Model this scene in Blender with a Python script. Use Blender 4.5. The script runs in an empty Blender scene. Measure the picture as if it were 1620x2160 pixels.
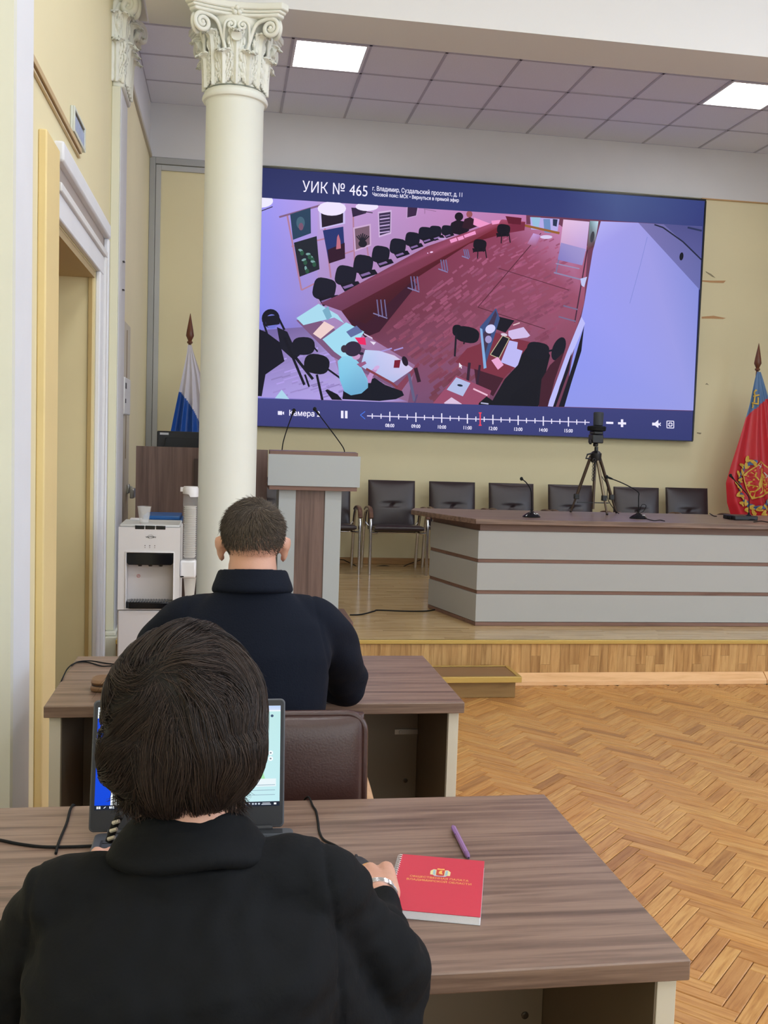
import bpy, bmesh, math, random
import numpy as np
from mathutils import Vector, Matrix, noise
random.seed(7); np.random.seed(7)
SC = bpy.context.scene
COL = SC.collection
PI = math.pi

# ---------------------------------------------------------------- camera
FPX = 2091.26
CAM = Vector((0.0, 0.0, 1.5))
ROT = Matrix(((0.9872, -0.0208, -0.1582), (-0.1562, 0.0764, -0.9848), (0.0326, 0.9969, 0.0722)))
cd = bpy.data.cameras.new('camera'); cam = bpy.data.objects.new('camera', cd); COL.objects.link(cam)
cd.sensor_fit = 'HORIZONTAL'; cd.sensor_width = 36; cd.lens = FPX * 36 / 1620
cd.clip_start = 0.05; cd.clip_end = 100
def _orth(m):
    x = m.col[0].normalized(); y = m.col[1]; y = (y - x * y.dot(x)).normalized(); z = x.cross(y)
    return Matrix((x, y, z)).transposed()
ROT = _orth(ROT)
cam.matrix_world = Matrix.Translation(CAM) @ ROT.to_4x4()
SC.camera = cam

def ray(px, py):
    return ROT @ Vector((px - 810, -(py - 1080), -FPX))
def at(px, py, Y):
    v = ray(px, py); return CAM + v * (Y / v.y)
def atz(px, py, z):
    v = ray(px, py); return CAM + v * ((z - CAM.z) / v.z)
def pix(p):
    c = ROT.transposed() @ (Vector(p) - CAM)
    return 810 + FPX * c.x / -c.z, 1080 - FPX * c.y / -c.z

# ---------------------------------------------------------------- world, exposure, lights
SC.view_settings.view_transform = 'Standard'; SC.view_settings.look = 'None'
SC.view_settings.gamma = 1; SC.view_settings.use_curve_mapping = False
SC.view_settings.exposure = -0.03
W = bpy.data.worlds.new('world'); SC.world = W; W.use_nodes = True
W.node_tree.nodes['Background'].inputs[0].default_value = (0.75, 0.85, 1.0, 1)
W.node_tree.nodes['Background'].inputs[1].default_value = 0.25
SC.cycles.max_bounces = 8; SC.cycles.diffuse_bounces = 5; SC.cycles.glossy_bounces = 3
SC.cycles.use_denoising = True
SC.cycles.sample_clamp_indirect = 4

def area(name, loc, rot, sx, sy, power, col):
    l = bpy.data.lights.new(name, 'AREA'); l.shape = 'RECTANGLE'; l.size = sx; l.size_y = sy
    l.energy = power; l.color = col
    o = bpy.data.objects.new(name, l); COL.objects.link(o); o.location = loc; o.rotation_euler = rot
    return o
HALL_LIGHT = 30
STAGE_LIGHT = 17.0
# area lights added as daylight from guessed, unseen windows at the side and behind
area('window_daylight', (7.3, 1.0, 2.4), (0, math.radians(90), 0), 2.6, 5.0, 150, (0.76, 0.87, 1.0))
area('window_daylight', (3.0, -3.8, 2.4), (math.radians(90), 0, 0), 6.0, 2.6, 140, (0.78, 0.88, 1.0))

# ---------------------------------------------------------------- helpers
ORG = {}
def tag(o, label=None, cat=None, group=None, kind=None):
    if label: o['label'] = label
    if cat: o['category'] = cat
    if group: o['group'] = group
    if kind: o['kind'] = kind
    return o
def thing(name, label, cat, loc=(0, 0, 0), group=None):
    o = bpy.data.objects.new(name, None); COL.objects.link(o); o.location = loc
    o.empty_display_size = 0.1
    ORG[o] = Vector(loc)
    return tag(o, label, cat, group)

class MB:
    def __init__(s): s.v = []; s.f = []; s.m = []; s.cur = 0
    def add(s, vs, fs):
        n = len(s.v); s.v += [tuple(v) for v in vs]
        for f in fs: s.f.append([n + i for i in f]); s.m.append(s.cur)
        return s
    def box(s, x0, x1, y0, y1, z0, z1, M=None):
        vs = [Vector(p) for p in ((x0,y0,z0),(x1,y0,z0),(x1,y1,z0),(x0,y1,z0),(x0,y0,z1),(x1,y0,z1),(x1,y1,z1),(x0,y1,z1))]
        if M: vs = [M @ v for v in vs]
        return s.add(vs, [(3,2,1,0),(4,5,6,7),(0,1,5,4),(1,2,6,5),(2,3,7,6),(3,0,4,7)])
    def prism(s, pts, z0, z1, M=None):
        n = len(pts)
        vs = [Vector((p[0], p[1], z0)) for p in pts] + [Vector((p[0], p[1], z1)) for p in pts]
        if M: vs = [M @ v for v in vs]
        return s.add(vs, [tuple(range(n))[::-1], tuple(range(n, 2*n))] + [(i, (i+1) % n, n+(i+1) % n, n+i) for i in range(n)])
    def tube(s, pts, r, seg=8, cap=True, flat=None, closed=False):
        pts = [Vector(p) for p in pts]; n = len(pts)
        rs = r if isinstance(r, (list, tuple)) else [r] * n
        base = len(s.v); up = None; vs = []
        for i, p in enumerate(pts):
            a = pts[(i-1) % n] if closed else pts[max(i-1, 0)]
            b = pts[(i+1) % n] if closed else pts[min(i+1, n-1)]
            t = (b - a); t = t.normalized() if t.length > 1e-9 else Vector((0, 0, 1))
            if up is None:
                up = Vector((0, 0, 1)) if abs(t.z) < .9 else Vector((0, 1, 0))
            up = (up - t * up.dot(t)); up = up.normalized() if up.length > 1e-6 else t.orthogonal().normalized()
            sd = t.cross(up)
            k = flat if flat else 1.0
            for j in range(seg):
                a_ = 2 * PI * j / seg
                vs.append(p + (sd * math.cos(a_) + up * math.sin(a_) * k) * rs[i])
        fs = []
        for i in range(n - (0 if closed else 1)):
            for j in range(seg):
                i2 = (i + 1) % n; j2 = (j + 1) % seg
                fs.append((i*seg+j, i*seg+j2, i2*seg+j2, i2*seg+j))
        if cap and not closed:
            fs.append(tuple(range(seg))[::-1]); fs.append(tuple((n-1)*seg + j for j in range(seg)))
        return s.add(vs, fs)
    def lathe(s, prof, c=(0, 0, 0), seg=24, M=None, sx=1, sy=1):
        c = Vector(c); n = len(prof); vs = []
        for r, z in prof:
            for j in range(seg):
                a = 2 * PI * j / seg
                v = Vector((r * math.cos(a) * sx, r * math.sin(a) * sy, z))
                vs.append((M @ v if M else v) + c)
        fs = [(i*seg+j, i*seg+(j+1) % seg, (i+1)*seg+(j+1) % seg, (i+1)*seg+j) for i in range(n-1) for j in range(seg)]
        fs.append(tuple(range(seg))[::-1]); fs.append(tuple((n-1)*seg+j for j in range(seg)))
        return s.add(vs, fs)
    def ball(s, c, r, seg=16, M=None):
        rx, ry, rz = r if isinstance(r, (tuple, list)) else (r, r, r)
        k = seg // 2
        prof = [(max(math.sin(PI*i/k), 1e-3), -math.cos(PI*i/k)) for i in range(k+1)]
        n0 = len(s.v); s.lathe(prof, (0, 0, 0), seg)
        for i in range(n0, len(s.v)):
            v = Vector(s.v[i]); v = Vector((v.x*rx, v.y*ry, v.z*rz))
            if M: v = M @ v
            s.v[i] = tuple(v + Vector(c))
        return s
    def build(s, name, mat, parent=None, bevel=0, smooth=None, kind=None, label=None, segs=2):
        me = bpy.data.meshes.new(name)
        org = Vector((0, 0, 0))
        if parent is not None:
            r = parent
            while r.parent is not None: r = r.parent
            org = ORG.get(r, Vector((0, 0, 0)))
        me.from_pydata([tuple(Vector(v) - org) for v in s.v], [], s.f)
        for m in (mat if isinstance(mat, (list, tuple)) else [mat]): me.materials.append(m)
        if any(s.m): me.polygons.foreach_set('material_index', s.m)
        me.update()
        o = bpy.data.objects.new(name, me); COL.objects.link(o)
        if parent is not None: o.parent = parent
        if bevel:
            b = o.modifiers.new('b', 'BEVEL'); b.width = bevel; b.segments = segs; b.limit_method = 'ANGLE'; b.angle_limit = 0.6
            me.polygons.foreach_set('use_smooth', [True] * len(me.polygons))
            me.set_sharp_from_angle(angle=0.7)
            b.harden_normals = False
        elif smooth is not None:
            me.polygons.foreach_set('use_smooth', [True] * len(me.polygons)); me.set_sharp_from_angle(angle=smooth)
        if kind: o['kind'] = kind
        if label: o['label'] = label
        return o
def box(name, mat, x0, x1, y0, y1, z0, z1, parent=None, bevel=0, **k):
    return MB().box(x0, x1, y0, y1, z0, z1).build(name, mat, parent, bevel, **k)
def struct(o): o['kind'] = 'structure'; return o
def copy_tree(o, parent=None):
    c = o.copy(); COL.objects.link(c); c.parent = parent
    for ch in list(o.children): copy_tree(ch, c)
    return c
def smoothpath(pts, n=6):
    P = [Vector(p) for p in pts]; out = []
    for i in range(len(P)-1):
        p0 = P[max(i-1, 0)]; p1 = P[i]; p2 = P[i+1]; p3 = P[min(i+2, len(P)-1)]
        for k in range(n):
            t = k / n
            out.append(0.5*((2*p1)+(-p0+p2)*t+(2*p0-5*p1+4*p2-p3)*t*t+(-p0+3*p1-3*p2+p3)*t**3))
    out.append(P[-1]); return out

# ---------------------------------------------------------------- materials
def lin(c):
    return tuple((x/12.92 if x <= .04045 else ((x+.055)/1.055)**2.4) for x in [v/255 for v in c])
MATS = {}
def mat(name, rgb, rough=.5, metal=0, bump=0, bscale=60, var=0, vscale=3, spec=.5, emit=None, estr=1, trans=0, coat=0, sheen=0):
    if name in MATS: return MATS[name]
    m = bpy.data.materials.new(name); MATS[name] = m; m.use_nodes = True
    nt = m.node_tree; b = nt.nodes['Principled BSDF']
    b.inputs['Base Color'].default_value = (*lin(rgb), 1); b.inputs['Roughness'].default_value = rough
    b.inputs['Metallic'].default_value = metal; b.inputs['Specular IOR Level'].default_value = spec
    if coat: b.inputs['Coat Weight'].default_value = coat; b.inputs['Coat Roughness'].default_value = .1
    if sheen: b.inputs['Sheen Weight'].default_value = sheen; b.inputs['Sheen Roughness'].default_value = .4
    if trans: b.inputs['Transmission Weight'].default_value = trans
    if emit: b.inputs['Emission Color'].default_value = (*lin(emit), 1); b.inputs['Emission Strength'].default_value = estr
    tc = None
    if bump or var:
        tc = nt.nodes.new('ShaderNodeTexCoord')
    if var:
        n = nt.nodes.new('ShaderNodeTexNoise'); n.inputs['Scale'].default_value = vscale; n.inputs['Detail'].default_value = 5
        nt.links.new(tc.outputs['Object'], n.inputs['Vector'])
        mx = nt.nodes.new('ShaderNodeMix'); mx.data_type = 'RGBA'
        d = lin([max(0, c * (1 - var)) for c in rgb]); l = lin([min(255, c * (1 + var)) for c in rgb])
        mx.inputs[6].default_value = (*d, 1); mx.inputs[7].default_value = (*l, 1)
        nt.links.new(n.outputs[0], mx.inputs[0]); nt.links.new(mx.outputs[2], b.inputs['Base Color'])
    if bump:
        n = nt.nodes.new('ShaderNodeTexNoise'); n.inputs['Scale'].default_value = bscale; n.inputs['Detail'].default_value = 3
        nt.links.new(tc.outputs['Object'], n.inputs['Vector'])
        bp = nt.nodes.new('ShaderNodeBump'); bp.inputs['Strength'].default_value = bump; bp.inputs['Distance'].default_value = .002
        nt.links.new(n.outputs[0], bp.inputs['Height']); nt.links.new(bp.outputs[0], b.inputs['Normal'])
    return m
def wood(name, cols, scale=(1.5, 28, 28), rough=.4, source='Object', rand=None, rmix=.8, bump=.1, detail=6, tones=None):
    """streaky wood: noise stretched along one axis; rand = 'object' | 'island' shifts tone per piece"""
    m = bpy.data.materials.new(name); m.use_nodes = True; nt = m.node_tree; N = nt.nodes; L = nt.links
    b = N['Principled BSDF']; b.inputs['Roughness'].default_value = rough
    tc = N.new('ShaderNodeTexCoord'); mp = N.new('ShaderNodeMapping'); mp.inputs['Scale'].default_value = scale
    L.new(tc.outputs[source], mp.inputs[0])
    rv = None
    if rand:
        if rand == 'object': r = N.new('ShaderNodeObjectInfo'); rv = r.outputs['Random']
        else: r = N.new('ShaderNodeNewGeometry'); rv = r.outputs['Random Per Island']
        mu = N.new('ShaderNodeMath'); mu.operation = 'MULTIPLY'; mu.inputs[1].default_value = 37.0; L.new(rv, mu.inputs[0])
        cb = N.new('ShaderNodeCombineXYZ'); L.new(mu.outputs[0], cb.inputs[0]); L.new(mu.outputs[0], cb.inputs[1])
        ad = N.new('ShaderNodeVectorMath'); ad.operation = 'ADD'; L.new(mp.outputs[0], ad.inputs[0]); L.new(cb.outputs[0], ad.inputs[1])
        vec = ad.outputs[0]
    else: vec = mp.outputs[0]
    n = N.new('ShaderNodeTexNoise'); n.inputs['Scale'].default_value = 1; n.inputs['Detail'].default_value = detail
    n.inputs['Distortion'].default_value = .35; n.inputs['Roughness'].default_value = .62
    L.new(vec, n.inputs['Vector'])
    cr = N.new('ShaderNodeValToRGB'); L.new(n.outputs[0], cr.inputs[0])
    e = cr.color_ramp.elements; k = len(cols)
    e[0].position = .3; e[0].color = (*lin(cols[0]), 1); e[1].position = .72; e[1].color = (*lin(cols[-1]), 1)
    for i in range(1, k-1):
        q = e.new(.3 + .42*i/(k-1)); q.color = (*lin(cols[i]), 1)
    out = cr.outputs[0]
    if rand and tones:
        c2 = N.new('ShaderNodeValToRGB'); c2.color_ramp.interpolation = 'LINEAR'
        L.new(rv, c2.inputs[0]); e = c2.color_ramp.elements
        e[0].color = (*[v for v in tones[0]], 1); e[1].color = (*[v for v in tones[-1]], 1)
        for i in range(1, len(tones)-1):
            q = e.new(i/(len(tones)-1)); q.color = (*tones[i], 1)
        mx = N.new('ShaderNodeMix'); mx.data_type = 'RGBA'; mx.blend_type = 'MULTIPLY'; mx.inputs[0].default_value = rmix
        L.new(out, mx.inputs[6]); L.new(c2.outputs[0], mx.inputs[7]); out = mx.outputs[2]
    L.new(out, b.inputs['Base Color'])
    if bump:
        bp = N.new('ShaderNodeBump'); bp.inputs['Strength'].default_value = bump; bp.inputs['Distance'].default_value = .001
        L.new(n.outputs[0], bp.inputs['Height']); L.new(bp.outputs[0], b.inputs['Normal'])
    MATS[name] = m
    return m
def glow(name, rgb, s):
    m = bpy.data.materials.new(name); m.use_nodes = True; nt = m.node_tree; nt.nodes.clear()
    e = nt.nodes.new('ShaderNodeEmission'); e.inputs[0].default_value = (*lin(rgb), 1); e.inputs[1].default_value = s
    o = nt.nodes.new('ShaderNodeOutputMaterial'); nt.links.new(e.outputs[0], o.inputs[0]); return m
def painted(name, strength):
    m = bpy.data.materials.new(name); m.use_nodes = True; nt = m.node_tree; b = nt.nodes['Principled BSDF']
    a = nt.nodes.new('ShaderNodeAttribute'); a.attribute_name = 'col'
    b.inputs['Base Color'].default_value = (.002, .002, .003, 1); b.inputs['Roughness'].default_value = .5; b.inputs['Specular IOR Level'].default_value = .12
    nt.links.new(a.outputs['Color'], b.inputs['Emission Color']); b.inputs['Emission Strength'].default_value = strength
    return m

M_yellow = mat('yellow_wall_paint', (231, 221, 182), .75, bump=.15, bscale=40, var=.025, vscale=1.3)
M_yellow2 = mat('deep_yellow_paint', (228, 206, 150), .75, bump=.15, bscale=40, var=.03)
M_white = mat('white_wall_paint', (220, 220, 221), .75, bump=.12, bscale=40, var=.02)
M_bluewhite = mat('cool_white_paint', (226, 228, 234), .7, bump=.2, bscale=25, var=.03)
M_cream = mat('cream_plaster', (224, 225, 214), .6, bump=.1, bscale=30, var=.02)
M_greytrim = mat('grey_trunking', (172, 174, 174), .5)
M_tile = mat('ceiling_tile_board', (236, 238, 248), .9, bump=.5, bscale=220, var=.03, vscale=90)
M_tbar = mat('ceiling_grid_metal', (190, 189, 200), .6)
M_black = mat('black_plastic', (17, 18, 21), .4)
M_blackm = mat('matt_black', (14, 15, 18), .75, spec=.3)
M_gloss = mat('glossy_dark_plastic', (14, 17, 24), .12)
M_chrome = mat('chrome', (215, 215, 220), .18, metal=1)
M_steel = mat('brushed_steel', (170, 168, 165), .35, metal=1)
M_brown_lam = wood('brown_laminate', [(82, 64, 54), (112, 90, 78), (138, 114, 100), (100, 80, 69)], (1.6, 40, 40), .36, bump=.05)
M_brown_lam_v = wood('brown_laminate_upright', [(78, 60, 54), (104, 82, 74), (122, 98, 90), (98, 76, 68)], (24, 24, 1.0), .4, bump=.05)
M_grey_lam = mat('grey_laminate', (168, 169, 168), .5, var=.01)
M_cream_lam = mat('cream_laminate', (205, 198, 182), .5, var=.02)
M_inner = mat('taupe_board', (116, 104, 88), .6, var=.04)
M_gold = mat('brass_nosing', (196, 168, 96), .38, metal=.6)
# ================================================================ ROOM SHELL
HZ = 4.9      # hall ceiling
CZ = 4.543    # stage ceiling
YB = 9.64     # back wall
ZS = 0.275    # stage level
XL = -0.70; XA = -0.757; XR = 7.5; YR = -4.0

# ---- floor of herringbone parquet
flo = struct(box('floor', mat('subfloor_shadow', (58, 38, 20), .9), -1.7, XR, YR, 5.95, -.06, -.012))  # dark brown base seen in the joints between blocks
ptones = [(.60, .50, .44), (.88, .80, .72), (1, 1, .93), (.84, .74, .66), (1, .92, .78), (.74, .62, .54), (1, 1, 1), (.92, .84, .74)]
pcols = [(156, 106, 54), (184, 134, 74), (202, 156, 96), (176, 124, 68)]
M_parq = wood('oak_parquet_block', pcols, (5, 70, 1), .34, 'UV', 'object', .95, .12, tones=ptones)
M_parq_s = wood('oak_parquet_rest', pcols, (5, 70, 1), .34, 'UV', 'island', .95, .12, tones=ptones)
BL, BW = 0.25, 0.048
def block_geo(gap=.0010):
    a, b = BL/2-gap, BW/2-gap; c = .0020
    vs = [(-a,-b,-.012),(a,-b,-.012),(a,b,-.012),(-a,b,-.012),(-a,-b,-c),(a,-b,-c),(a,b,-c),(-a,b,-c),
          (-a+c,-b+c,0),(a-c,-b+c,0),(a-c,b-c,0),(-a+c,b-c,0)]
    fs = [(0,1,5,4),(1,2,6,5),(2,3,7,6),(3,0,4,7),(4,5,9,8),(5,6,10,9),(6,7,11,10),(7,4,8,11),(8,9,10,11)]
    return vs, fs
bv, bf = block_geo()
def uvmesh(name, vs, fs, uvs, m):
    me = bpy.data.meshes.new(name); me.from_pydata(vs, [], fs); me.materials.append(m)
    ul = me.uv_layers.new(name='UVMap'); me.update()
    for l in me.loops: ul.data[l.index].uv = uvs[l.vertex_index]
    return me
pmesh = uvmesh('parquet_block', bv, bf, [(v[0], v[1]) for v in bv], M_parq)
blocks = []
cp = BL/math.sqrt(2); pt = BW*math.sqrt(2)
for k in range(-30, 50):
    cx = 1.463 + k*cp
    if cx < XL-.1 or cx > 6.9: continue
    ang = PI/4 if k % 2 == 0 else 3*PI/4
    off = 0 if k % 2 == 0 else pt/2
    j = 0; y = .3 + off
    while y < 5.93:
        blocks.append((cx, y, ang)); y += pt
inview = []
for b in blocks:
    u, v = pix((b[0], b[1], 0))
    vis = -20 < u < 1640 and 1430 < v < 2190 and b[0] > .70 and (b[1] > 3.3 or True)
    if vis:
        # hidden behind desks?
        s = (0.75-1.5)/(0-1.5); hx, hy = b[0]*s, b[1]*s
        if hx < .69 and (1.32 < hy < 2.0 or 2.75 < hy < 3.38): vis = False
    inview.append((0 if vis else 1, b[1], b))
inview.sort()
near = [t[2] for t in inview[:300]]; rest = [t[2] for t in inview[300:]]
for b in near:
    o = bpy.data.objects.new('parquet_block', pmesh); COL.objects.link(o); o.parent = flo
    o.location = (b[0], b[1], random.uniform(-.0012, .0006)); o.rotation_euler = (random.uniform(-.002,.002), random.uniform(-.004,.004), b[2]+random.uniform(-.004,.004))
RV = []; RF = []; RU = []
for b in rest:
    n = len(RV); c, s = math.cos(b[2]), math.sin(b[2]); dz = random.uniform(-.0012, .0006)
    for v in bv:
        RV.append((b[0]+v[0]*c-v[1]*s, b[1]+v[0]*s+v[1]*c, v[2]+dz)); RU.append((v[0]+b[0]*3.1, v[1]+b[1]))
    RF += [[n+i for i in f] for f in bf]
# border course along the stage
x = -.7
while x < 7.0:
    for ang, cy in ((PI/4, 5.84),):
        n = len(RV); c, s = math.cos(ang), math.sin(ang)
        for v in bv:
            q = (v[0]*.34, v[1])
            RV.append((x+q[0]*c-q[1]*s, cy+q[0]*s+q[1]*c, v[2]+.0016)); RU.append((v[0]+x*2.3, v[1]))
        RF += [[n+i for i in f] for f in bf]
    x += pt
po = bpy.data.objects.new('parquet', uvmesh('parquet', RV, RF, RU, M_parq_s)); COL.objects.link(po); po.parent = flo; po['kind'] = 'stuff'

# ---- walls
wl = struct(MB().box(-1.7, XL, YR, 4.179, 0, HZ).box(-1.7, XL, 5.485, 6.3, 0, HZ).box(-1.7, XL, 4.179, 5.485, 2.335, HZ)
            .box(-1.7, -1.6, 4.179, 5.485, 0, 2.335).build('wall_left', M_yellow))
wa = struct(box('wall_alcove', M_yellow, -1.0, XA, 6.3, YB+.2, 0, 4.05))
box('upper_band', M_white, -1.0, XA, 6.3, YB+.2, 4.05, HZ, wa)
box('picture_rail', mat('beige_rail', (190, 184, 168), .6), XA-.01, XA+.022, 6.3, YB-.001, 4.035, 4.075, wa, .004)
wb = struct(box('wall_back', M_yellow, -1.0, XR+.2, YB, YB+.2, 0, 4.05))
box('upper_band', M_white, XA, XR, YB-.012, YB+.2, 4.05, HZ, wb)
box('edge_strip', mat('ochre_edge', (196, 158, 108), .7), 4.7, XR, YB-.016, YB, 4.04, 4.052, wb)
struct(box('wall_right', M_white, XR, XR+.2, YR, YB, 0, HZ))
struct(box('wall_rear', M_yellow, -1.7, XR, YR-.2, YR, 0, HZ))
struct(box('ceiling_hall', M_white, -1.7, XR, YR, 6.19, HZ, HZ+.1))
# beam over the columns
bm_ = struct(box('trim_beam', mat('beam_paint', (224, 224, 225), .75, bump=.08, bscale=30), -.50, XR, 5.8, 6.19, 3.905, HZ))
box('moulding_strip', M_white, -.5, XR, 5.795, 5.81, 4.42, 4.46, bm_, .004)

# chips in the plaster beside the screen
M_chip = mat('exposed_plaster', (196, 152, 108), .9)
def chip(pts, m=M_chip, name='plaster_chip'):
    P = [at(x, y, YB-.001) for x, y in pts]
    mb = MB(); n = len(P)
    mb.add(list(P) + [p - Vector((0, .002, 0)) for p in P], [tuple(range(n)), tuple(range(n, 2*n))[::-1]] + [(i, (i+1) % n, n+(i+1) % n, n+i) for i in range(n)])
    mb.build(name, m, wb)
chip([(1480,591),(1500,592),(1531,592),(1526,597),(1500,596),(1481,594)])
chip([(1480,668),(1505,666),(1531,671),(1525,673),(1500,672),(1480,672)])
M_scuff = mat('scuffed_paint', (150, 140, 112), .9)
chip([(1488,572),(1500,578),(1509,586),(1503,584),(1490,575)], M_scuff, 'scuff_mark')
chip([(1487,811),(1491,808),(1495,812),(1491,811)], M_scuff, 'scuff_mark')
chip([(1470,912),(1480,913),(1477,916),(1470,914)], M_scuff, 'scuff_mark')

# stage ceiling : grid of tiles
cg = struct(box('ceiling_stage', mat('ceiling_void', (70, 66, 72), .9), XA, XR, 6.19, YB, CZ+.022, CZ+.1))
mt = MB().box(-.291, .291, -.291, .291, 0, .012)
tm = None
gx = [1.039 + .6*i for i in range(-3, 11)]
gy = [YB - .6*j for j in range(0, 7)]
for i in range(len(gx)-1):
    for j in range(len(gy)-1):
        cx = gx[i]+.3; cy = gy[j]-.3
        if cy < 6.2 or cx > XR-.2: continue
        if j == 2 and i in (2, 8): continue
        if tm is None:
            o = mt.build('ceiling_tile', M_tile, cg, .003); tm = o
        else:
            o = tm.copy(); COL.objects.link(o)
        o.location = (cx, cy, CZ - .002 + random.uniform(-.0015, .0015)); o.rotation_euler = (random.uniform(-.003,.003), random.uniform(-.003,.003), 0)
for x in gx: box('grid_bar', M_tbar, x-.011, x+.011, 6.2, YB-.013, CZ-.006, CZ+.02, cg)
for y in gy[:-1]: box('grid_bar', M_tbar, XA+.001, XR-.01, y-.011, y+.011 if y < YB else y-.013, CZ-.006, CZ+.02, cg)

M_lamp = glow('lamp_diffuser', (255, 255, 255), STAGE_LIGHT)
M_lampf = mat('lamp_frame', (235, 236, 240), .4)
for (x, y, lb) in ((.44, 7.84, 'square recessed ceiling lamp glowing white next to the capital of the column'),
                   (4.04, 7.84, 'square recessed ceiling lamp glowing white above the far corner of the screen')):
    t = thing('ceiling_lamp', lb, 'lamp', (x+.3, y+.3, CZ), 'recessed ceiling lamps')
    mb = MB().box(x+.01, x+.59, y+.01, y+.03, CZ-.008, CZ+.012).box(x+.01, x+.59, y+.57, y+.59, CZ-.008, CZ+.012).box(x+.01, x+.03, y+.03, y+.57, CZ-.008, CZ+.012).box(x+.57, x+.59, y+.03, y+.57, CZ-.008, CZ+.012)
    mb.build('frame', M_lampf, t)
    box('diffuser', M_lamp, x+.03, x+.57, y+.03, y+.57, CZ-.004, CZ+.01, t)
# guessed, unseen hall lamps added behind and above the camera to light the scene
M_lamph = glow('hall_lamp_diffuser', (246, 248, 252), HALL_LIGHT)
for i, (x, y) in enumerate([(a, b) for a in (.6, 3.2, 5.6) for b in (-2.2, .6, 3.4)]):
    t = thing('hall_lamp', 'white hall ceiling panel lamp, %s row, %s' % (('rear', 'middle', 'front')[i % 3], ('on the doorway side', 'in the middle of the hall', 'on the window side')[i // 3]), 'lamp', (x, y, HZ), 'hall ceiling lamps')
    MB().box(x-.32, x+.32, y-.32, y+.32, HZ-.03, HZ-.001).build('frame', M_lampf, t)
    box('diffuser', M_lamph, x-.29, x+.29, y-.29, y+.29, HZ-.035, HZ-.03, t)
# guessed windows in the unseen right wall, added with glowing panes for light
for k, y in enumerate((-2.0, 1.0, 4.0)):
    w = struct(box('window_%d' % (k+1), mat('window_frame_white', (235, 235, 235), .4), XR-.05, XR-.001, y-.9, y+.9, 1.0, 3.8))
    box('pane', mat('window_glass', (190, 210, 230), .1, emit=(200, 220, 255), estr=1.2), XR-.06, XR-.051, y-.8, y+.8, 1.1, 3.7, w)

# ---- near pillar
p_ = struct(box('wall_pier', M_bluewhite, XL-.05, -.62, 2.98, 3.335, 0, HZ, None, .006))
box('wall_pier_cap', M_cream, XL-.05, -.60, 2.94, 2.979, 0, HZ, p_)
# ---- yellow strip and doorway casing
ys = struct(box('trim_1', M_yellow2, XL, -.668, 3.85, 4.135, 0, 2.59, None, .006))
dw = struct(MB().box(XL, -.675, 5.485, 5.62, 0, 2.34).box(XL, -.675, 4.15, 5.62, 2.34, 2.44).build('door_1', M_bluewhite, None, .006))
MB().box(XL, -.662, 5.62, 5.68, 0, 2.44).box(XL, -.662, 4.15, 5.68, 2.44, 2.475).build('inner_bead', M_white, dw, .005)
MB().box(XL, -.685, 4.15, 5.70, 2.475, 2.555).box(XL, -.685, 5.68, 5.71, 0, 2.555).build('recessed_band', mat('mauve_grey_paint', (176, 166, 160), .7), dw, .002)
MB().box(XL, -.655, 4.15, 5.75, 2.555, 2.635).box(XL, -.66, 5.71, 5.765, 0, 2.555).build('outer_moulding', M_bluewhite, dw, .01)
MB().box(XL, -.68, 4.15, 4.178, 0, 2.34).build('near_jamb', M_white, dw, .003)
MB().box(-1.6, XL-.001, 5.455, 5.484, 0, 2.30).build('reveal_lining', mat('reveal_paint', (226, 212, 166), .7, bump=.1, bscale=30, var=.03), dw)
MB().box(-1.6, XL-.001, 4.18, 5.455, 2.30, 2.334).build('head_lining', mat('reveal_head_paint', (186, 166, 128), .8), dw)  # browner than the reveal: shading under the lintel put into the colour
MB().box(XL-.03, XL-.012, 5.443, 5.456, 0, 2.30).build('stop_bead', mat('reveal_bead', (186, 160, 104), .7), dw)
MB().box(-1.58, -1.54, 4.2, 5.44, 0.01, 2.28).build('door_leaf', mat('door_leaf_brown', (170, 150, 112), .5, var=.05), dw)
# ---- pilaster is built with the column
# ---- grey trunking round the yellow field of the back wall
tr = struct(MB().box(XA+.001, XA+.055, YB-.03, YB-.001, ZS, 4.045).box(XA+.055, .35, YB-.03, YB-.001, 3.985, 4.045).build('trim_2', M_greytrim, None, .004))
MB().box(XA+.058, XA+.105, YB-.022, YB-.001, ZS, 3.98).box(XA+.105, .35, YB-.022, YB-.001, 3.93, 3.98).build('inner_duct', mat('pale_duct', (188, 190, 190), .5), tr, .004)
# skirting on stage
struct(box('baseboard_back', wood('skirting_wood', [(150, 112, 66), (180, 140, 90), (160, 120, 74)], (2, 20, 20), .4), XA, XR, YB-.02, YB-.001, ZS, ZS+.065, None, .004))
# ---- stage
st = struct(box('floor_stage', mat('stage_carcass', (110, 84, 50), .8), -.62, XR-.001, 5.95, YB-.001, 0, ZS-.012))
M_stg = wood('stage_laminate', [(162, 132, 90), (188, 158, 112), (208, 180, 136), (180, 150, 104)], (2.2, 34, 34), .16, 'Object', 'object', .55, .03,
             tones=[(.72,.68,.62),(1,1,.98),(.86,.82,.76),(1,.96,.9),(.78,.74,.68)])
prow = .064; y = 5.957; r = 0
base_p = {}
while y < YB-.03:
    x = -.6 - random.uniform(0, .5)
    first = True
    # boards past the desk are hidden: longer pieces there keep the count low
    while x < 5.6:
        ln = random.choice((.38, .45, .52)) if (y < 6.45 or .3 < x < 1.9) else 1.6
        hidden_row = (y > 6.5 and x > 2.0)
        if hidden_row: ln = 5.6 - x + .01
        x0, x1 = max(x, -.62), min(x+ln, XR-.1)
        if x1 - x0 > .03:
            box('stage_plank', M_stg, x0+.0004, x1-.0004, y+.0004, min(y+prow, YB-.02)-.0004, ZS-.012, ZS-random.uniform(0, .0003), st)
        x += ln
    y += prow
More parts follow.
